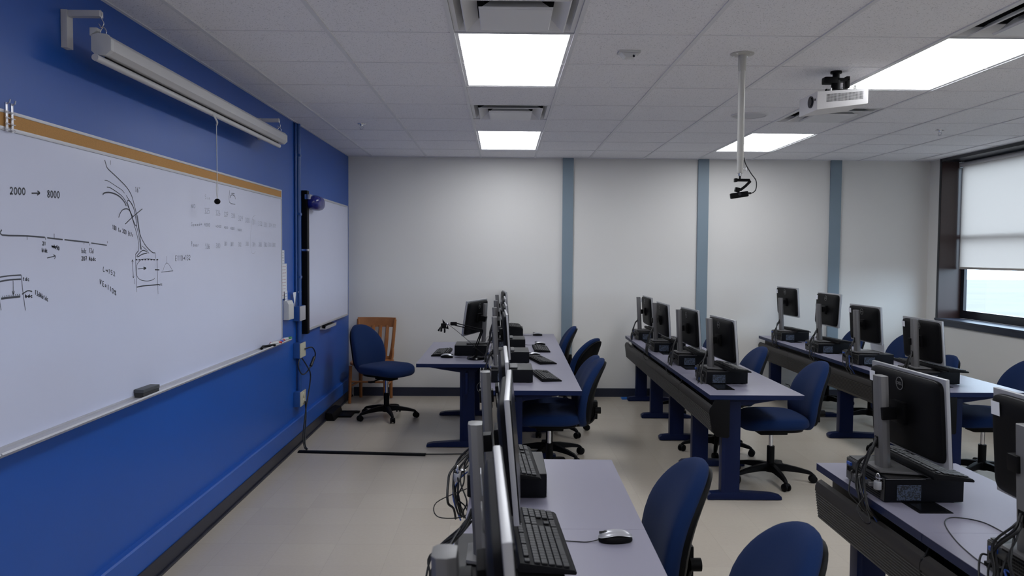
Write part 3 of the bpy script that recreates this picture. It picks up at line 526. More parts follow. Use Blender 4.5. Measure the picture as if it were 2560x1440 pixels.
bm = BM(); box(bm, -.052, .045, -.014, .012, -.112, -.082, .008, 3, rc, (0, 0, -.09)); ob('body', bm, blk, t)
bm = BM(); box(bm, -.026, .0, -.012, .012, -.082, -.058, .004, 2, Matrix.Rotation(R(12), 3, 'Y'), (-.01, 0, -.07)); ob('mount_block', bm, blk, t)
bm = BM(); tube(bm, [(-.004, -.018, -.094), (-.004, -.013, -.094)], .009, 16); ob('lens', bm, lens_m, t)
bm = BM(); tube(bm, [(.020, .0, .105), (.03, 0, .07), (.06, 0, .02), (.088, 0, -.02), (.088, 0, -.065), (.07, 0, -.085), (.045, 0, -.088)], .0028, 8, 6); tube(bm, [(.045, 0, -.088), (.062, 0, -.087)], .006, 8); ob('cord', bm, rubber, t)
# projector
t = thing('projector', (1.935, 4.60, 2.52), R(0), 'white projector mounted upside down on the ceiling', 'projector')
bm = BM()
Mz = Matrix.Rotation(R(2), 3, 'Z')
q = bmesh.new(); prism(q, [(-.150, -.066), (-.150, .040), (.150, .062), (.150, -.026)], 'y', -.125, .125, .009); merge(bm, q, Mz.to_4x4())
ob('body', bm, proj_m, t)
bm = BM()
for k in range(30):
    for j in range(7): box(bm, -.095 + k * .0072, -.095 + k * .0072 + .0040, -.1262, -.1245, -.020 + j * .0065 + k * .0007, -.020 + j * .0065 + .0040 + k * .0007, rot=Mz, piv=(0, 0, 0))
ob('side_grille', bm, dark_in, t, False)
bm = BM(); q = bmesh.new(); tube(q, [(-.145, -.045, -.008), (-.156, -.045, -.008)], .034, 28); tube(q, [(-.155, -.045, -.008), (-.159, -.045, -.008)], .026, 24); merge(bm, q, Mz.to_4x4()); ob('lens', bm, lens_m, t)
bm = BM(); q = bmesh.new(); tube(q, [(-.148, -.100, -.004), (-.153, -.100, -.004)], .007, 12); merge(bm, q, Mz.to_4x4()); ob('sensor', bm, lens_m, t)
for a, b in ((-.06, -.10), (.13, -.10), (.13, .1), (-.06, .1)):
    bm = BM(); q = bmesh.new(); tube(q, [(a, b, .045), (a, b, .064)], .006, 10); merge(bm, q, Mz.to_4x4()); ob('foot', bm, white_p, t)
t = thing('projector_mount', (1.950, 4.60, H), 0, 'black articulated projector mount fixed to the ceiling', 'mount')
bm = BM(); tube(bm, [(0, 0, 0), (0, 0, -.012)], .032, 20); tube(bm, [(0, 0, -.01), (0, 0, -.06)], .020, 16); ob('ceiling_plate', bm, blk, t)
bm = BM(); box(bm, -.075, .0, -.03, .03, -.075, -.035, .012); box(bm, -.02, .075, -.02, .03, -.06, -.04, .006); tube(bm, [(0, 0, -.055), (0, 0, -.115)], .026, 14); box(bm, .055, .075, -.02, .02, -.10, -.03, .006); ob('ball_joint', bm, blk, t)
bm = BM(); box(bm, -.055, .065, -.05, .05, -.128, -.112, .003)
for a, b in ((-.085, -.07), (.10, -.07), (.10, .06), (-.085, .06)): tube(bm, [(a * .5, b * .5, -.12), (a, b, -.122), (a, b, -.136)], .0065, 8, 2)
tube(bm, [(.03, -.04, -.115), (.03, -.04, -.07), (.045, -.04, -.065)], .003, 8, 3); tube(bm, [(.085, -.05, -.12), (.09, -.05, -.09), (.10, -.05, -.12)], .0025, 8, 3); ob('spider_plate', bm, blk, t)
# speaker, smoke sensor, sprinklers
t = thing('ceiling_speaker', (1.893, 6.041, H), 0, 'round white ceiling speaker between the pole and the projector', 'speaker')
bm = BM(); lathe(bm, [(.138, .002), (.138, -.006), (.128, -.009), (.126, -.004), (.02, -.004), (.018, -.004)], n=40); ob('rim', bm, vent_m, t)
bm = BM(); lathe(bm, [(.125, -.0045), (.08, -.008), (.01, -.010)], n=32); ob('grille', bm, mat('speaker_mesh', (.62, .62, .64), .7), t)
t = thing('motion_sensor', (.662, 4.20, H), R(4), 'small white ceiling sensor box near the large light', 'sensor')
bm = BM(); box(bm, -.055, .06, -.035, .035, -.012, 0, .004); prism(bm, [(-.045, -.012), (.05, -.012), (.03, -.034), (-.02, -.036)], 'y', -.03, .03, .004); ob('body', bm, white_p, t)
bm = BM(); tube(bm, [(.022, -.028, -.028), (.022, -.034, -.032)], .006, 10); ob('lens', bm, lens_m, t)
for x, y, lb in ((-1.196, 6.60, 'small sprinkler head on the ceiling at left near the blue wall'), (3.716, 6.64, 'small sprinkler head on the ceiling at right toward the window')):
    t = thing('sprinkler', (x, y, H), 0, lb, 'sprinkler', 'ceiling sprinkler heads')
    bm = BM(); lathe(bm, [(.036, 0), (.034, -.005), (.014, -.008), (.012, -.020), (.008, -.022)], n=20); ob('escutcheon', bm, chrome, t)
    bm = BM(); tube(bm, [(-.010, 0, -.02), (-.014, 0, -.034), (0, 0, -.048)], .0025, 6, 3); tube(bm, [(.010, 0, -.02), (.014, 0, -.034), (0, 0, -.048)], .0025, 6, 3); lathe(bm, [(.014, -.048), (.013, -.051)], n=14); ob('deflector', bm, alu, t)
# ------------------------------------------------------------ task chair
def make_chair():
    t = thing('task_chair')
    bm = BM()
    def seatf(v):
        y = v.y; z = v.z
        z += -.35 * max(0, y - .08) ** 2 * 4 + .10 * v.x * v.x * (1 if z > 0 else .3) - (.012 if z < 0 else 0) * 0
        return Vector((v.x * (1 + .08 * y), y, z + .452))
    ellipsoid(bm, .248, .235, .052, .55, .62, seatf, 44, 18, 'z'); ob('seat', bm, fabric, t)
    bm = BM(); ellipsoid(bm, .20, .19, .020, .4, .6, lambda v: v + Vector((0, -.01, .405)), 32, 8, 'z'); ob('seat_pan', bm, blk, t)
    def backf(v, off=0):
        x, y, z = v; s = max(-1, min(1, z / .245))
        x *= 1 - .16 * max(0, s) ** 2 - .05 * s
        y += .75 * x * x - .9 * max(0, z + .06) ** 2 - .12 * z - .25 * max(0, -z - .1) ** 2
        return Vector((x, y - .262 + off, z + .625))
    bm = BM(); ellipsoid(bm, .212, .046, .245, .62, .74, backf, 48, 20); ob('backrest', bm, fabric, t)
    bm = BM(); ellipsoid(bm, .200, .024, .222, .5, .74, lambda v: backf(v, -.036), 44, 12)
    box(bm, -.035, .035, -.345, -.30, .43, .56, .01); tube(bm, [(-.05, -.325, .50), (-.05, -.365, .50)], .024, 16); ob('back_shell', bm, blk, t)
    bm = BM(); tube(bm, [(-.085, -.325, .795), (-.04, -.345, .800), (.04, -.345, .800), (.085, -.325, .795)], .008, 8, 5); ob('handle_slit_gloss', bm, silver, t)  # silver arc stands in for light reflected at the shell's handle slit
    bm = BM()
    for s in (-1, 1): tube(bm, [(s * .032, -.02, .388), (s * .032, -.20, .385), (s * .032, -.285, .405), (s * .032, -.325, .455), (s * .032, -.333, .52)], .011, 10, 5)
    ob('back_bar', bm, blk_gloss, t)
    bm = BM(); box(bm, -.06, .06, -.10, .10, .345, .392, .012); tube(bm, [(.05, .02, .365), (.15, .02, .362), (.22, .02, .355)], .006, 8, 3); box(bm, .20, .26, .0, .04, .346, .362, .005); ob('tilt_mechanism', bm, blk, t)
    bm = BM(); tube(bm, [(0, 0, .20), (0, 0, .35)], .0145, 16); ob('gas_cylinder', bm, chrome, t)
    bm = BM(); tube(bm, [(0, 0, .07), (0, 0, .245)], .027, 18); ob('cylinder_cover', bm, blk, t)
    bm = BM(); tube(bm, [(0, 0, .06), (0, 0, .125)], .038, 20)
    q = bmesh.new()
    for k in range(5):
        A = Matrix.Rotation(R(90 + 72 * k), 3, 'Z'); secs = []
        for r_, hw, z0, z1 in ((.02, .024, .066, .122), (.10, .021, .072, .118), (.20, .018, .068, .100), (.27, .015, .058, .082), (.292, .013, .050, .068)):
            secs.append([q.verts.new(A @ Vector((r_, y, z))) for y, z in ((-hw, z0), (hw, z0), (hw * .8, z1), (-hw * .8, z1))])
        for a, b in zip(secs, secs[1:]):
            for j in range(4): q.faces.new((a[j], a[(j + 1) % 4], b[(j + 1) % 4], b[j]))
        q.faces.new(secs[0]); q.faces.new(secs[-1])
    bmesh.ops.recalc_face_normals(q, faces=q.faces[:]); bmesh.ops.bevel(q, geom=q.edges[:], offset=.003, segments=1, affect='EDGES'); merge(bm, q)
    sb = ob('star_base', bm, blk, t)
    for k in range(5):
        A = R(90 + 72 * k); x, y = .29 * math.cos(A), .29 * math.sin(A); cs = R(35 + 61 * k)
        bm = BM(); u = Vector((math.cos(cs), math.sin(cs), 0)); p = Vector((x, y, .027))
        for s in (-1, 1): tube(bm, [p + u * s * .008, p + u * s * .012, p + u * s * .021, p + u * s * .024], [.021, .027, .027, .020], 18)
        tube(bm, [p - u * .01, p + u * .01], .014, 10); tube(bm, [(x, y, .03), (x, y, .062)], .011, 10)
        ellipsoid(bm, .022, .022, .017, 1, 1, lambda v: v + Vector((x, y, .043)), 14, 8, 'z')
        ob('caster', bm, blk, sb)
    return t
chair0 = make_chair(); first = [True]
CG = 'blue task chairs around the computer desks'
def place_chair(x, y, face, dz, label, spin=0):
    o = chair0 if first[0] else copy_tree(chair0); first[0] = False
    o.location = (x, y, 0); o.rotation_euler = (0, 0, R(face - 90))
    tag(o, label, 'chair', CG)
    for c in kids(o):
        n = c.name.split('.')[0]
        if n == 'star_base': c.rotation_euler = (0, 0, R(spin))
        elif n not in ('cylinder_cover', 'gas_cylinder'): c.location = (0, 0, dz)
        elif n == 'gas_cylinder': c.location = (0, 0, min(dz, .03))
    return o
CH = [(.355, 2.80, 181, 0, 'blue task chair beside the near left desk with the silver mouse', 20),
      (.475, 2.10, 181, .0, 'blue task chair closest to the camera, rounded back cut by the bottom edge', 40),
      (1.945, 5.55, 182, -.01, 'blue task chair at the near corner of the middle row', 18),
      (1.78, 6.36, 180, 0, 'blue task chair second along the middle row, half behind the desk', 0),
      (1.92, 8.05, 180, 0, 'blue task chair far along the middle row, seen between monitors', 0),
      (.345, 5.60, 178, 0, 'blue task chair at the near corner of the far left row', 30),
      (.375, 6.12, 181, -.05, 'blue task chair tucked just behind the near corner chair of the far left row', 60),
      (.50, 7.02, 150, 0.01, 'blue task chair turned to show its black back shell, far left row', 10),
      (.41, 8.44, 178, -.03, 'blue task chair at the far end of the far left row', 50),
      (3.53, 5.62, 180, 0, 'blue task chair at the right photo edge behind the near right monitor', 32),
      (3.34, 6.35, 181, -.06, 'blue task chair partly hidden behind the nearest monitor of the right row', 0),
      (3.62, 7.55, 178, .0, 'blue task chair behind the third-closest monitor of the right row', 14),
      (3.50, 8.30, 180, .0, 'blue task chair near the back wall beside the right row', 44),
      (-1.14, 7.62, -34, .03, 'blue task chair standing alone in the left corner before the wooden chair', 36)]
for a in CH: place_chair(*a)

# ------------------------------------------------------------ wooden chair
t = thing('wooden_chair', (-1.43, 8.46, 0), R(-5), 'brown oak slat-back chair in the corner behind a blue chair', 'chair')
bm = BM()
def sf(v): return Vector((v.x * (1 - .12 * (v.y < 0) * abs(v.y) / .2), v.y, v.z + .425 + .15 * v.x * v.x))
ellipsoid(bm, .225, .205, .018, .35, .35, sf, 40, 8, 'z'); ob('seat', bm, wood, t)
for x in (-.185, .185):
    bm = BM(); tube(bm, [(x, -.165, .41), (x * 1.05, -.17, .005)], [.019, .016], 8); ob('leg', bm, wood, t)
    bm = BM(); tube(bm, [(x * .93, .20, .005), (x * .93, .175, .42), (x * 1.05, .19, .62), (x * 1.12, .235, .88)], [.017, .021, .019, .018], 8, 4); ob('leg', bm, wood, t)
    bm = BM(); tube(bm, [(x * 1.08, .17, .56), (x * 1.16, .10, .50), (x * 1.15, .06, .44)], .012, 8, 4); ob('side_brace', bm, wood, t)
bm = BM()
for k in range(12):
    a, b = -1 + k / 6, -1 + (k + 1) / 6
    f = lambda s: (.215 * s, .215 + .035 * (1 - s * s))
    (xa, ya), (xb, yb) = f(a), f(b); A = bmesh.new()
    vs = [A.verts.new(p) for p in ((xa, ya, .795), (xb, yb, .795), (xb, yb + .012, .90), (xa, ya + .012, .90), (xa, ya + .022, .795), (xb, yb + .022, .795), (xb, yb + .034, .90), (xa, ya + .034, .90))]
    for q in ((0, 1, 2, 3), (7, 6, 5, 4), (3, 2, 6, 7), (4, 5, 1, 0)): A.faces.new([vs[i] for i in q])
    if k == 0: A.faces.new([vs[i] for i in (0, 3, 7, 4)])
    if k == 11: A.faces.new([vs[i] for i in (1, 5, 6, 2)])
    merge(bm, A)
bmesh.ops.remove_doubles(bm, verts=bm.verts[:], dist=.0005); ob('top_rail', bm, wood, t)
for x in (-.12, -.04, .04, .12):
    bm = BM(); tube(bm, [(x * .85, .185, .435), (x * .95, .205, .62), (x, .248, .81)], [.024, .022, .020], 6, 4); ob('back_slat', bm, wood, t)
bm = BM(); box(bm, -.17, .17, .175, .195, .44, .475, .003); ob('lower_rail', bm, wood, t)
for pts in ([(-.19, -.168, .24), (.19, -.168, .24)], [(-.185, -.165, .19), (-.172, .19, .19)], [(.185, -.165, .19), (.172, .19, .19)], [(-.172, .19, .26), (.172, .19, .26)]):
    bm = BM(); tube(bm, pts, .011, 8); ob('stretcher', bm, wood, t)

# ------------------------------------------------------------ desks
DZ = .72
def rbx(x0, x1, y0, y1, z0, z1, b): 
    bm = BM(); box(bm, x0, x1, y0, y1, z0, z1, b); return bm
def desk(x, y, ln, rz, label, group, legs=(), trough=True, grom=True, wd=.61, flip=False):
    """origin at the back near corner on the floor; back edge x=0, user side x=wd"""
    t = thing('computer_desk', (x, y, 0), rz, label, 'desk', group)
    X = (lambda a: wd - a) if flip else (lambda a: a)
    bm = BM(); box(bm, .0, wd, .0006, ln - .0006, DZ - .0018, DZ, 0); ob('tabletop', bm, desk_top, t, False)
    bm = BM(); box(bm, .0005, wd - .0005, .001, ln - .001, DZ - .031, DZ - .0019, .001); ob('edge_band', bm, navy_edge, t, False)
    for yl in legs:
        bm = BM(); a, b = sorted((X(.115), X(.235)))
        box(bm, a, b, yl - .032, yl + .032, .045, DZ - .06, .008); box(bm, a - .003, a + .02, yl - .034, yl + .034, .05, DZ - .07, .004)
        prof = [(.025, .004), (.022, .030), (.045, .046), (.12, .053), (.25, .053), (.46, .040), (.515, .026), (.518, .004)]
        prism(bm, [(X(p), q) for p, q in prof], 'y', yl - .036, yl + .036, .006)
        prism(bm, [(X(p), q) for p, q in ((.06, DZ - .0312), (.52, DZ - .0312), (.515, DZ - .044), (.40, DZ - .065), (.235, DZ - .090), (.115, DZ - .090))], 'y', yl - .028, yl + .028, .003)
        lg = ob('leg', bm, navy, t)
        bm = BM()
        for p in (.06, .48): tube(bm, [(X(p), yl, 0), (X(p), yl, .008)], .016, 12)
        ob('glide', bm, blk, lg)
        bm = BM()
        for p in (.27, .42): tube(bm, [(X(p), yl - .030, DZ - .037), (X(p), yl - .027, DZ - .037)], .004, 8)
        ob('screw', bm, chrome, lg)
    if trough:
        P = [(.022, .648), (.004, .640), (-.003, .622), (-.004, .600)]
        z = .600; xx = -.004
        for k in range(10):
            P += [(xx + .003, z - .002), (xx + .003, z - .008), (xx + .0005, z - .0095), (xx + .0015, z - .0115)]; z -= .0115; xx += .0015
        P += [(xx + .006, .478), (.045, .455), (.09, .445), (.11, .45), (.11, .456), (.09, .452), (.048, .462), (.022, .49), (.004, .60), (.008, .63), (.022, .64)]
        bm = BM(); prism(bm, P, 'y', .002, ln - .002); box(bm, .072, .080, .002, ln - .002, .455, DZ - .032); ob('cable_trough', bm, trough_m, t)
        if legs and min(legs) < .3:
            bm = BM(); prism(bm, [(.012, .648), (.0, .635), (-.004, .60), (.018, .485), (.045, .452), (.115, .44), (.128, .45), (.128, DZ - .032), (.03, DZ - .032)], 'y', -.006, .003, .001); ob('end_plate', bm, blk, t)
    else:
        a, b = sorted((X(.17), X(.19))); bm = BM(); box(bm, a, b, .03, ln - .03, .46, DZ - .08, .002); ob('modesty_panel', bm, navy, t, False)
    if grom:
        bm = BM(); box(bm, .095, .215, .19, .47, DZ, DZ + .003, .001); gr = ob('cable_hatch', bm, blk, t)
        bm = BM(); box(bm, .11, .20, .205, .455, DZ + .003, DZ + .004); ob('brush_slot', bm, blk_gloss, gr, False)
    return t
M_ = .9175
ordn = ['nearest', 'second', 'third', 'farthest']
for k in range(4):  # far left row A
    desk(-.10 + .0135 * (M_ * k), 5.088 + M_ * k, M_, -.0135, '%s lavender-topped desk of the far left row' % ordn[k].capitalize(), 'desks of the far left row', (.13,) if k < 3 else (.05, M_ - .08), False, False, .625)
for k in range(4):
    desk(1.337 + .008 * (M_ * k), 4.955 + M_ * k, M_, -.008, '%s lavender-topped desk with dark cable trough of the middle row' % ordn[k].capitalize(), 'desks of the middle row', ((.14,), (.04, M_ - .045), (M_ - .045,), (M_ - .06,))[k])
for k in range(4):
    desk(2.888, 5.09 + .905 * k, .905, 0, '%s lavender-topped desk with cable trough of the right row' % ordn[k].capitalize(), 'desks of the right row', ((.14,), (.04, .86), (.86,), (.845,))[k])
NM = .866
for k, nm in enumerate(('Lavender desk with keyboard-topped computer, far end of the near left row', 'Lavender desk with the silver mouse in the near left row', 'Lavender desk at the bottom edge under the closest monitor of the near left row')):
    desk(-.122 - .012 * (k + 1) * NM + .010, 3.372 - (k + 1) * NM, NM, -.012, nm, 'desks of the near left row', (.10, NM - .13) if k == 0 else (.05,), False, False, .592)
for k, nm in enumerate(('Lavender desk with black fluted trough, far end of the near right row', 'Lavender desk carrying the computer cut by the right photo edge', 'Lavender desk at the lower right corner beyond the frame')):
    desk(1.366, 3.327 - (k + 1) * .852, .852, 0, nm, 'desks of the near right row', (.04, .72) if k == 0 else (.04,))
desk(-.705, 6.315, 1.565, -.003, 'Lavender instructor desk jutting left from the far left row', None, (.15, 1.43), False, False, .59, True)

# ------------------------------------------------------------ desktop computers
def make_pc():
    t = thing('desktop_computer')
    bm = BM(); box(bm, .003, .289, .003, .317, .004, .0895, .003); ob('case', bm, case_m, t)
    bm = BM(); box(bm, .012, .29, .001, .319, .0895, .093, .001); ob('top_cover', bm, case_top, t)
    bm = BM(); box(bm, .0, .0035, .006, .314, .006, .088, .001)
    rp = ob('rear_panel', bm, mat('rear_steel', (.06, .06, .058), .45, .4), t)
    bm = BM()
    for k in range(30):
        for j in range(4): box(bm, -.0005, .0, .012 + k * .0072, .0172 + k * .0072, .046 + j * .009, .052 + j * .009)
    for k in range(4): box(bm, -.0005, .0, .03, .20, .010 + k * .0085, .0155 + k * .0085)
    for k in range(6): box(bm, -.004, .0, .215 + k * .0145, .226 + k * .0145, .040, .056)
    ob('ports', bm, blk, rp, False)
    bm = BM(); box(bm, -.009, -.0006, .262, .296, .066, .078, .002); ob('video_port', bm, blue_cable, rp)
    bm = BM(); box(bm, .289, .292, .004, .316, .005, .09, .001)
    for k in range(9): box(bm, .292, .2935, .02, .30, .016 + k * .007, .0185 + k * .007)
    ob('front_bezel', bm, blk, t, False)
    bm = BM(); box(bm, .047, .135, .0018, .0030, .010, .066); ob('rating_label', bm, label_m, t, False)
    bm = BM(); box(bm, .0035, .15, .0012, .003, .0862, .0884); ob('lid_seam', bm, silver, t, False)
    bm = BM()
    for a in (.03, .26):
        for b in (.03, .29): tube(bm, [(a, b, 0), (a, b, .005)], .012, 10)
    ob('foot', bm, rubber, t)
    return t
pc0 = make_pc()
# ------------------------------------------------------------ monitors
PW, PH = .50, .312
def make_monitor():
    t = thing('monitor')
    bm = BM(); prism(bm, [(-.035, -.060), (-.035, .060), (.02, .078), (.145, .102), (.152, .09), (.152, -.09), (.145, -.102), (.02, -.078)], 'z', .006, .015, .002); ob('stand_base', bm, silver, t)
    bm = BM(); prism(bm, [(-.033, -.058), (-.033, .058), (.02, .076), (.143, .100), (.148, .088), (.148, -.088), (.143, -.100), (.02, -.076)], 'z', .0, .0062); ob('base_pad', bm, blk, t)
    bm = BM(); t2 = bmesh.new()
    prism(t2, [(-.020, -.018), (-.012, -.029), (.004, -.030), (.018, -.024), (.018, .024), (.004, .030), (-.012, .029), (-.020, .018)], 'z', .012, .358, .002)
    for v in t2.verts: v.co.x += -.05 * v.co.z + .004; v.co.y *= (1 + .12 * (1 - v.co.z / .36))
    merge(bm, t2); ob('stand_column', bm, silver, t)
    bm = BM(); box(bm, -.0165, -.0135, -.014, .014, .085, .13, .001, rot=Matrix.Rotation(R(-2.8), 3, 'Y'), piv=(0, 0, 0)); ob('cable_hole', bm, blk, t)
    bm = BM(); box(bm, .0, .020, -.019, .019, .04, .345, .003, rot=Matrix.Rotation(R(-2.8), 3, 'Y'), piv=(0, 0, 0)); ob('slide_rail', bm, blk, t)
    hd = BM(); box(hd, .0, .014, -PW / 2, PW / 2, -PH / 2, PH / 2, .004, 2)
    h = ob('panel', hd, silver_b, t)
    hd = BM()
    ellipsoid(hd, PW / 2 - .010, .028, PH / 2 - .010, .45, .16, lambda v: Vector((v.y * (1 if v.y < 0 else .2) + .003, v.x, v.z)), 48, 12)
    ob('back_cover', hd, blk, h)
    hd = BM(); box(hd, .0135, .0165, -PW / 2 + .003, PW / 2 - .003, -PH / 2 + .003, PH / 2 - .003, .001); ob('front_bezel', hd, blk, h)
    hd = BM(); box(hd, .0162, .0170, -PW / 2 + .016, PW / 2 - .016, -PH / 2 + .020, PH / 2 - .016); ob('screen', hd, blk_gloss, h, False)
    bm = BM(); box(bm, -.042, -.020, -.045, .045, -.045, .040, .008); box(bm, -.105, -.05, -.022, .022, -.025, .022, .004); ob('mounting_arm', bm, blk, h)
    bm = BM(); n_ = 40; rr = []
    for r_, xx in ((.0245, -.0250), (.0245, -.0262), (.0215, -.0262), (.0215, -.0250)):
        rr.append([bm.verts.new((xx, r_ * math.cos(2 * PI * j / n_), .105 + r_ * math.sin(2 * PI * j / n_))) for j in range(n_)])
    for a, b in zip(rr, rr[1:] + rr[:1]):
        for j in range(n_): bm.faces.new((a[j], a[(j + 1) % n_], b[(j + 1) % n_], b[j]))
    ob('logo_ring', bm, silver, h, False)
    Mx = Matrix.Translation((-.0260, 0, .105)) @ Matrix(((0, 0, -1, 0), (-1, 0, 0, 0), (0, 1, 0, 0), (0, 0, 0, 1)))
    text_mesh('logo_letters', 'DELL', .0165, silver, h, Mx)
    bm = BM(); box(bm, -.0266, -.0256, PW / 2 - .072, PW / 2 - .032, PH / 2 - .072, PH / 2 - .032); stk = ob('asset_label', bm, paper, h, False)
    return t
mon0 = make_monitor()
# ------------------------------------------------------------ keyboards, mice
def make_keyboard():
    t = thing('keyboard')
    prof = [(-.072, .0), (-.074, .010), (-.070, .024), (.066, .012), (.074, .006), (.072, 0)]
    bm = BM(); prism(bm, prof, 'y', -.220, .220, .003); ob('base', bm, blk, t)
    bm = BM()
    def key(u, y0, y1, dx=.0155):
        z = .0235 - .0118 * (u + .070) / .136
        box(bm, u, u + dx, y0 + .0007, y1 - .0007, z, z + .0052, .0012, 1)
    rows = [-.058, -.034, -.0155, .003, .0215, .040]
    y = -.212
    for a in (0, 2, 3, 4, 5, 6.5, 7.5, 8.5, 9.5, 11, 12, 13, 14): key(rows[0], y + a * .0183, y + (a + 1) * .0183, .0135)
    lay = [[1] * 13 + [2], [1.5] + [1] * 12 + [1.5], [1.75] + [1] * 11 + [2.25], [2.25] + [1] * 10 + [2.75], [1.3, 1.3, 1.3, 6.2, 1.3, 1.3, 1.3, 1]]
    for r_, L_ in enumerate(lay):
        yy = y
        for wk in L_: key(rows[r_ + 1], yy, yy + wk * .0183); yy += wk * .0183
    for k in range(3):
        key(rows[0], .070 + k * .0183, .0883 + k * .0183, .0135); key(rows[1], .070 + k * .0183, .0883 + k * .0183); key(rows[2], .070 + k * .0183, .0883 + k * .0183); key(rows[5], .070 + k * .0183, .0883 + k * .0183)
    key(rows[4], .0883, .1066)
    for r_ in range(1, 6):
        for k in range(4): key(rows[r_], .135 + k * .0183, .1533 + k * .0183)
    ob('keys', bm, keys_m, t, False)
    bm = BM(); box(bm, -.0735, -.060, -.20, -.10, .0, .0035); ob('foot', bm, rubber, t, False)
    return t
kb0 = make_keyboard()
def make_mouse(mt, cord):
    t = thing('mouse')
    bm = BM()
    def f(v): return Vector((v.x, v.y * (1 - .06 * math.cos(v.x * 50)), max(.0, v.z + .004 + .20 * v.x * 0)))
    ellipsoid(bm, .054, .030, .027, .8, .85, lambda v: Vector((v.x, v.y, max(.001, v.z * (1.0 if v.z > 0 else .3) + .005))), 32, 16, 'z'); ob('body', bm, blk, t)
    bm = BM(); ellipsoid(bm, .0555, .029, .0295, .85, .85, lambda v: Vector((v.x, v.y, max(v.z + .0065, .017 + .010 * math.cos(v.x * 32)))), 32, 18, 'z'); ob('top_shell', bm, mt, t)
    bm = BM(); tube(bm, [(-.032, -.004, .0265), (-.032, .004, .0265)], .0085, 14); box(bm, -.052, -.005, -.0008, .0008, .026, .034, .0003); ob('scroll_wheel', bm, rubber, t)
    bm = BM(); tube(bm, cord, .0017, 6, 6); ob('cord', bm, rubber, t)
    return t
cordA = [(-.052, 0, .007), (-.09, -.003, .002), (-.13, .006, .002), (-.19, .02, .003)]
mouse0 = make_mouse(mat('mouse_silver', (.42, .42, .45), .3, .4), cordA)
F = {'pc': 1, 'mon': 1, 'kb': 1, 'mouse': 1}
def inst(key, proto):
    if F[key]: F[key] = 0; return proto
    return copy_tree(proto)
def pc(x, y, label, z=DZ, rz=0, group='black desktop computers lying on the desks'):
    o = inst('pc', pc0); o.location = (x, y, z); o.rotation_euler = (0, 0, rz); return tag(o, label, 'computer', group)
def monitor(x, y, pose, label, z=DZ + .0935, rz=0, flip=0):
    """x,y stand column; pose: (panel centre x, y, top z, yaw deg, tilt) in world"""
    o = inst('mon', mon0); o.location = (x, y, z); o.rotation_euler = (0, 0, rz); tag(o, label, 'monitor', 'silver-stand monitors on the desks')
    px, py, tz, yw, tilt = pose
    M = Matrix.Rotation(rz, 4, 'Z').inverted()
    cz = tz - z - PH / 2 * math.cos(R(tilt))
    d = M @ Vector((px - x, py - y, 0))
    for c in kids(o):
        if c.name.startswith('panel'):
            c.location = (d.x, d.y, cz); c.rotation_euler = (0, R(-tilt), R(-yw) - rz if not flip else R(yw))
    return o
def keyboard(x, y, z, rz, label, tilt=0, nose=0):
    o = inst('kb', kb0); o.location = (x, y, z); o.rotation_euler = (R(nose), R(tilt), R(rz)); return tag(o, label, 'keyboard', 'black keyboards on the desks')
def mouse(x, y, label, rz=0, z=DZ):
    o = inst('mouse', mouse0); o.location = (x, y, z); o.rotation_euler = (0, 0, R(rz)); return tag(o, label, 'mouse', 'mice on the desks')
def cables(x, y, seed, label, drop=.55, out=.0, big=0):
    """bundle from the stand's cable hole (x,y,~.93) over the rear edge of the computer down behind the desk"""
    rn = random.Random(seed); t = thing('cable_bundle', (x, y, 0), 0, label, 'cables', 'black cable bundles behind the computers')
    nb = 6
    for k in range(nb):
        j = lambda a=.012: rn.uniform(-a, a)
        xs = -.075 - out * rn.uniform(.3, 1); yy = -.02 + j(.05)
        pts = [(-.022, .0 + j(.006), .925 + j(.02)), (-.05, -.02 + j(), .89 + j()), (xs + .01, yy, .82 + j(.02)), (xs + j(), yy - .02, .765 + j()), (xs - .006 + out * j(.4), yy - .04 + j(.03), .705)] + ([(xs + .012 + j(.006), yy - .02 + j(.05), drop + .06), (xs + .02 + j(.006), yy + .06 + j(.08), drop)] if out > .03 else [(xs + .012, yy - .05 + j(.02), .672 + j(.006)), (-.038, yy - .06 + j(.04), .63), (-.030 + j(.006), yy + j(.10), .53)])
        bm = BM(); tube(bm, pts, rn.choice([.0028, .0035, .0045]), 7, 5); ob('cable', bm, rubber, t)
    for k in range(3):
        yy = .0 + .05 * k + j(.02); xs = -.07 - out * .6
        pts = [(-.046, yy, .775 + j()), (-.066, yy + j(), .78 + j()), (xs, yy - .02 + j(), .755), (xs - .008 + out * j(.3), yy - .05, .705)] + ([(xs + .01, yy - .1 + j(.04), drop + .02)] if out > .03 else [(xs + .012, yy - .07, .672), (-.032, yy - .09, .60)])
        bm = BM(); tube(bm, pts, .003, 7, 5); ob('cable', bm, rubber if k else blue_cable, t)
    bm = BM()
    for k in range(4): box(bm, -.066 - .002 * k, -.046, -.05 + k * .035, -.032 + k * .035, .765, .778, .002)
    ob('connectors', bm, silver if seed % 2 else blk, t)
    bm = BM(); q = [(-.08, -.06, .74), (-.12 - out, -.10, .70), (-.11 - out, -.14, .66), (-.085, -.10, .65), (-.08, -.05, .69)] if out else [(-.065, -.05, .75), (-.085, -.09, .715), (-.07, -.13, .69), (-.05, -.11, drop + .05)]
    tube(bm, q, .002, 6, 6); ob('thin_loop', bm, rubber, t)
    return t
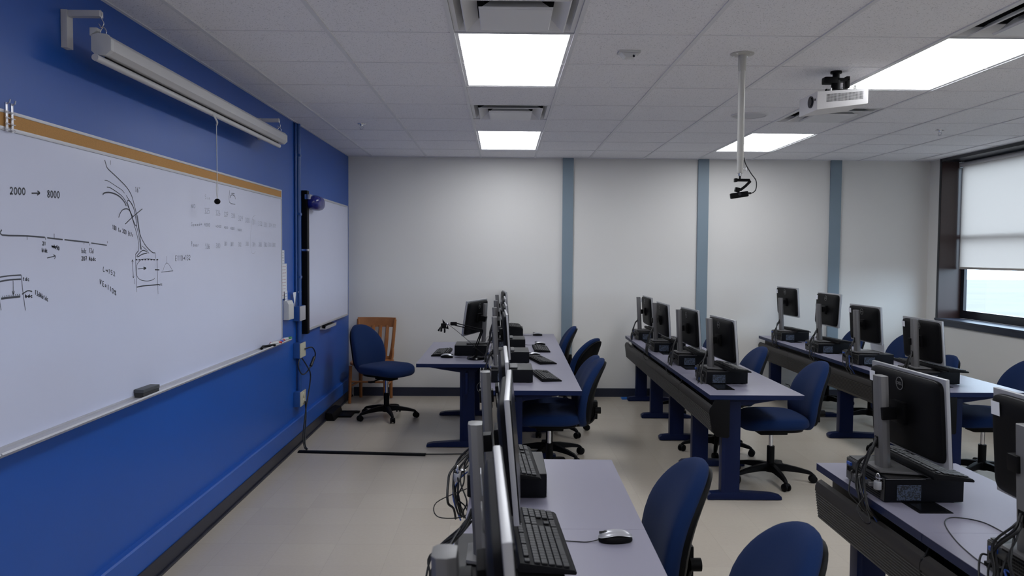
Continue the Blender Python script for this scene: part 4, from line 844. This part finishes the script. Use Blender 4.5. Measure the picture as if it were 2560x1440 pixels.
def padlock(x, y, z, rz, label):
    t = thing('padlock', (x, y, z), R(rz), label, 'padlock')
    bm = BM(); tube(bm, [(0, 0, -.030), (0, 0, -.027), (0, 0, -.003), (0, 0, 0)], [.013, .0145, .0145, .013], 20); ob('lock_body', bm, silver_b, t)
    bm = BM(); tube(bm, [(0, -.008, -.002), (0, -.008, .02), (0, -.004, .027), (0, .004, .027), (0, .008, .02), (0, .008, -.002)], .0025, 8, 3); ob('shackle', bm, chrome, t)
    bm = BM(); box(bm, -.004, .03, -.012, .014, .010, .013, .0005); ob('hasp_plate', bm, chrome, t)

# ------------------------------------------------------------ workstations
row2 = [(1.420, 5.372), (1.425, 6.248), (1.400, 7.136), (1.428, 8.140)]
po2 = [(1.576, 5.529, 1.175, -4.0, 5), (1.549, 6.40, 1.178, -2.7, 4), (1.503, 7.27, 1.170, -.5, 4), (1.549, 8.29, 1.175, 0, 4)]
st2 = [(1.478, 5.49), (1.460, 6.37), (1.432, 7.25), (1.455, 8.24)]
wd = ['nearest', 'second nearest', 'third', 'farthest']
for i in range(4):
    x, y = row2[i]
    pc(x, y, 'black desktop computer under the %s monitor of the middle row' % wd[i])
    monitor(*st2[i], po2[i], 'black-backed monitor on silver stand, %s of the middle row' % wd[i])
    cables(st2[i][0], st2[i][1], 3 + i, 'tangle of black cables behind the %s computer of the middle row' % wd[i], out=.01)
keyboard(1.605, 5.44, .826, 3, 'black keyboard leaning on the nearest computer of the middle row', 2)
keyboard(1.60, 6.31, .826, 0, 'black keyboard on the second nearest computer of the middle row', 2)
keyboard(1.60, 7.19, .826, 4, 'black keyboard on the third computer of the middle row', 2)
keyboard(1.62, 8.20, .826, 2, 'black keyboard on the farthest computer of the middle row', 2)
row3 = [(2.930, 5.405), (2.936, 6.345), (2.916, 7.120), (2.945, 8.148)]
po3 = [(3.042, 5.58, 1.172, -1.5, 5), (3.058, 6.51, 1.207, -3.1, 4), (3.068, 7.30, 1.272, -.9, -3), (3.066, 8.33, 1.284, -4.4, 4)]
st3 = [(2.975, 5.55), (2.965, 6.45), (2.975, 7.25), (2.975, 8.25)]
for i in range(4):
    x, y = row3[i]
    pc(x, y, 'black desktop computer under the %s monitor of the right row' % wd[i])
    monitor(*st3[i], po3[i], 'black-backed monitor on silver stand, %s of the right row%s' % (wd[i], ['', '', ', raised high', ', raised high by the back wall'][i]))
    cables(st3[i][0], st3[i][1], 13 + i, 'tangle of black cables behind the %s computer of the right row' % wd[i], out=.01)
keyboard(3.115, 5.48, .826, 3, 'black keyboard on the nearest computer of the right row', 2)
keyboard(3.44, 6.46, DZ, -6, 'black keyboard on the desk behind the second nearest computer of the right row', 0)
keyboard(3.11, 7.22, .826, 6, 'black keyboard on the third computer of the right row', 2)
keyboard(3.12, 8.24, .826, 4, 'black keyboard on the farthest computer of the right row', 2)
bm = BM(); prism(bm, [(-.11, 0), (.13, 0), (.15, .055), (.02, .075), (-.10, .07)], 'x', 0, .002); tag(ob('paper_sheet', bm, paper, None, False, (3.20, 6.56, .8135)), 'white folded paper standing on the computer behind the second monitor of the right row', 'paper')
# far left row
rowA = [(-.080, 5.388), (-.072, 6.372), (-.078, 7.322), (-.072, 8.388)]
for i in range(4):
    x, y = rowA[i]
    pc(x, y, 'black desktop computer, %s of the far left row' % wd[i])
    monitor([-.045, -.055, -.055, -.050][i], y + .12, ([.026, .026, .020, .022][i], y + .165, [1.203, 1.198, 1.20, 1.212][i], [-1.4, -1.4, -1, -4][i], [4, 4, 3, 5][i]), 'thin edge-on monitor, %s of the far left row' % wd[i])
    cables([-.045, -.055, -.055, -.050][i], y + .12, 23 + i, 'black cables hanging behind the %s computer of the far left row' % wd[i], out=.01)
keyboard(.315, 5.66, DZ, 9, 'black keyboard nearest on the far left row of desks')
keyboard(.325, 6.52, DZ, 13, 'black keyboard second on the far left row beside a silver mouse')
keyboard(.362, 7.30, DZ, 1, 'black keyboard third on the far left row of desks')
keyboard(.13, 8.58, .815, 2, 'black keyboard lying on the farthest computer of the far left row')
mouse(.28, 6.83, 'silver mouse behind the second keyboard of the far left row', 4)
mouse(.37, 7.66, 'dark mouse behind the third keyboard of the far left row', 0)
mouse(.385, 8.56, 'mouse at the far end of the far left row near the wall', 0)
bm = BM(); box(bm, -.02, .02, -.02, .02, 0, .018, .004); o = tag(ob('adapter', bm, white_p, None, True, (-.0, 5.42, .8135)), 'small white adapter on the nearest computer of the far left row', 'adapter')
# near left row
rowB = [(-.127, 2.815), (-.132, 1.885), (-.140, .985)]
stB = [(-.050, 2.93), (-.056, 2.03), (-.070, 1.145)]
poB = [(.016, 2.97, 1.235, -.6, 4), (.022, 2.12, 1.262, 1.1, 5), (.005, 1.215, 1.252, -2.0, 5)]
nb = ['under the middle near monitor', 'beneath the second closest monitor', 'below the closest monitor at the bottom edge']
for i in range(3):
    x, y = rowB[i]
    pc(x, y, 'black desktop computer %s, near left row' % ['carrying a tilted keyboard', 'holding a long keyboard by the silver mouse', 'at the bottom photo edge'][i])
    monitor(*stB[i], poB[i], 'large edge-on monitor with silver rim, %s of the near left row' % ['farthest', 'middle one', 'closest and blurred'][i])
    cables(stB[i][0], stB[i][1], 33 + i, 'looping black cables hanging off the desk edge, %s of the near left row' % ['far end', 'middle', 'bottom edge'][i], out=.07, drop=.60)
keyboard(.054, 2.90, .831, 3, 'black keyboard tilted on the farthest computer of the near left row', 5)
keyboard(.103, 2.105, .828, 3, 'large black keyboard in the foreground beside the silver mouse', 4)
mouse(.357, 2.395, 'silver and black mouse on the near left desk in the foreground', 6)
padlock(-.165, 2.86, .80, 20, 'small silver padlock among the cables of the near left row')
# near right row
row4 = [(1.392, 2.777), (1.392, 1.865), (1.392, .95)]
for i in range(2):
    x, y = row4[i]
    pc(x, y, 'black computer %s of the near right row' % ['with rating label and keyboard on top', 'with rear ports showing at the right photo edge'][i])
monitor(1.432, 2.885, (1.515, 2.87, 1.197, -1.8, 4), 'large black monitor showing its round logo, foreground right')
monitor(1.408, 2.03, (1.475, 2.05, 1.228, 1.5, 4), 'black monitor with white asset label cut by the right photo edge')
for i, (x, y) in enumerate(((1.432, 2.885), (1.408, 2.03))):
    cables(x, y, 43 + i, ['thick black cable bundle behind the foreground right computer', 'black cables at the lower right corner over the computer ports'][i], out=.015)
keyboard(1.585, 2.90, .829, 1, 'black keyboard lying on the foreground right computer', 3)
padlock(1.378, 2.80, .795, 10, 'silver padlock hanging at the rear of the foreground right computer')
t = thing('loop_cord', (0, 0, 0), 0, 'thin black cord making a wide loop on the near right desk', 'cable')
bm = BM(); z = DZ + .002; tube(bm, [(1.445, 2.20, z), (1.40 + .01, 2.215, z), (1.415, 2.30, z), (1.44, 2.42, z), (1.49, 2.56, z), (1.55, 2.62, z), (1.62, 2.585, z), (1.635, 2.50, z), (1.62, 2.36, z), (1.60, 2.25, z)], .0019, 8, 6); ob('cord', bm, rubber, t)
# instructor desk
o = pc(-.130, 7.125, 'black desktop computer on the instructor desk', rz=PI)
monitor(-.170, 6.98, (-.240, 6.985, 1.206, 18.4, 4), 'black-backed monitor angled on the instructor desk', rz=PI)
mo = [q for q in bpy.data.objects if q.get('label', '') == 'black-backed monitor angled on the instructor desk'][0]
for c in kids(mo):
    if c.name.startswith('panel'):
        c.location = (.075, -.01, 1.206 - (DZ + .0935) - PH / 2); c.rotation_euler = (0, R(-8), R(-19))
        for g_ in kids(c):
            if g_.name.startswith('asset_label'): bpy.data.objects.remove(g_)
keyboard(-.545, 6.98, DZ, 178, 'black keyboard on the instructor desk')
mouse(-.480, 6.69, 'silver mouse on the instructor desk by the keyboard', 175)
t = thing('phone_holder_arm', (-.225, 6.60, DZ), 0, 'black jointed phone holder arm with round base on the instructor desk', 'arm')
bm = BM(); lathe(bm, [(.078, 0), (.080, .008), (.074, .020), (.03, .026), (.022, .03)], n=32); ob('round_base', bm, blk_gloss, t)
bm = BM(); tube(bm, [(0, 0, .028), (0, 0, .09)], .011, 12)
for s in (-.008, .008): tube(bm, [(s - .012, 0, .08), (s + .048, .0, .24)], .0045, 8)
tube(bm, [(-.02, -.012, .09), (-.02, .012, .09)], .012, 12); tube(bm, [(.045, -.014, .245), (.045, .014, .245)], .015, 14); ob('lower_arm', bm, blk, t)
bm = BM()
for s in (-.010, .010): tube(bm, [(.045, 0, .245 + s), (-.185, 0, .300 + s)], .0045, 8)
box(bm, -.22, -.165, -.014, .014, .287, .318, .006); ob('upper_arm', bm, blk, t)
bm = BM(); tube(bm, [(-.22, 0, .302), (-.245, 0, .30)], .008, 10); ellipsoid(bm, .012, .012, .012, 1, 1, lambda v: v + Vector((-.247, 0, .298)), 14, 8); ob('ball_joint', bm, chrome, t)
bm = BM(); box(bm, -.30, -.255, -.018, .018, .262, .305, .008); box(bm, -.305, -.29, -.02, .02, .235, .27, .005); box(bm, -.275, -.262, -.02, .02, .225, .262, .004)
prism(bm, [(-.285, .30), (-.255, .30), (-.288, .34)], 'y', -.008, .008, .002); prism(bm, [(-.262, .262), (-.24, .29), (-.235, .255)], 'y', -.008, .008, .002); prism(bm, [(-.30, .285), (-.33, .245), (-.315, .235)], 'y', -.012, .012, .003); ob('phone_clamp', bm, blk, t)
bm = BM(); tube(bm, [(-.24, 0, .295), (-.19, .0, .26), (-.14, 0, .22), (-.07, 0, .16), (.03, 0, .07), (.10, .06, .01)], .002, 6, 5); ob('cord', bm, rubber, t)
cables(-.150, 6.98, 61, 'black cables bunched behind the instructor desk computer', out=-.0)
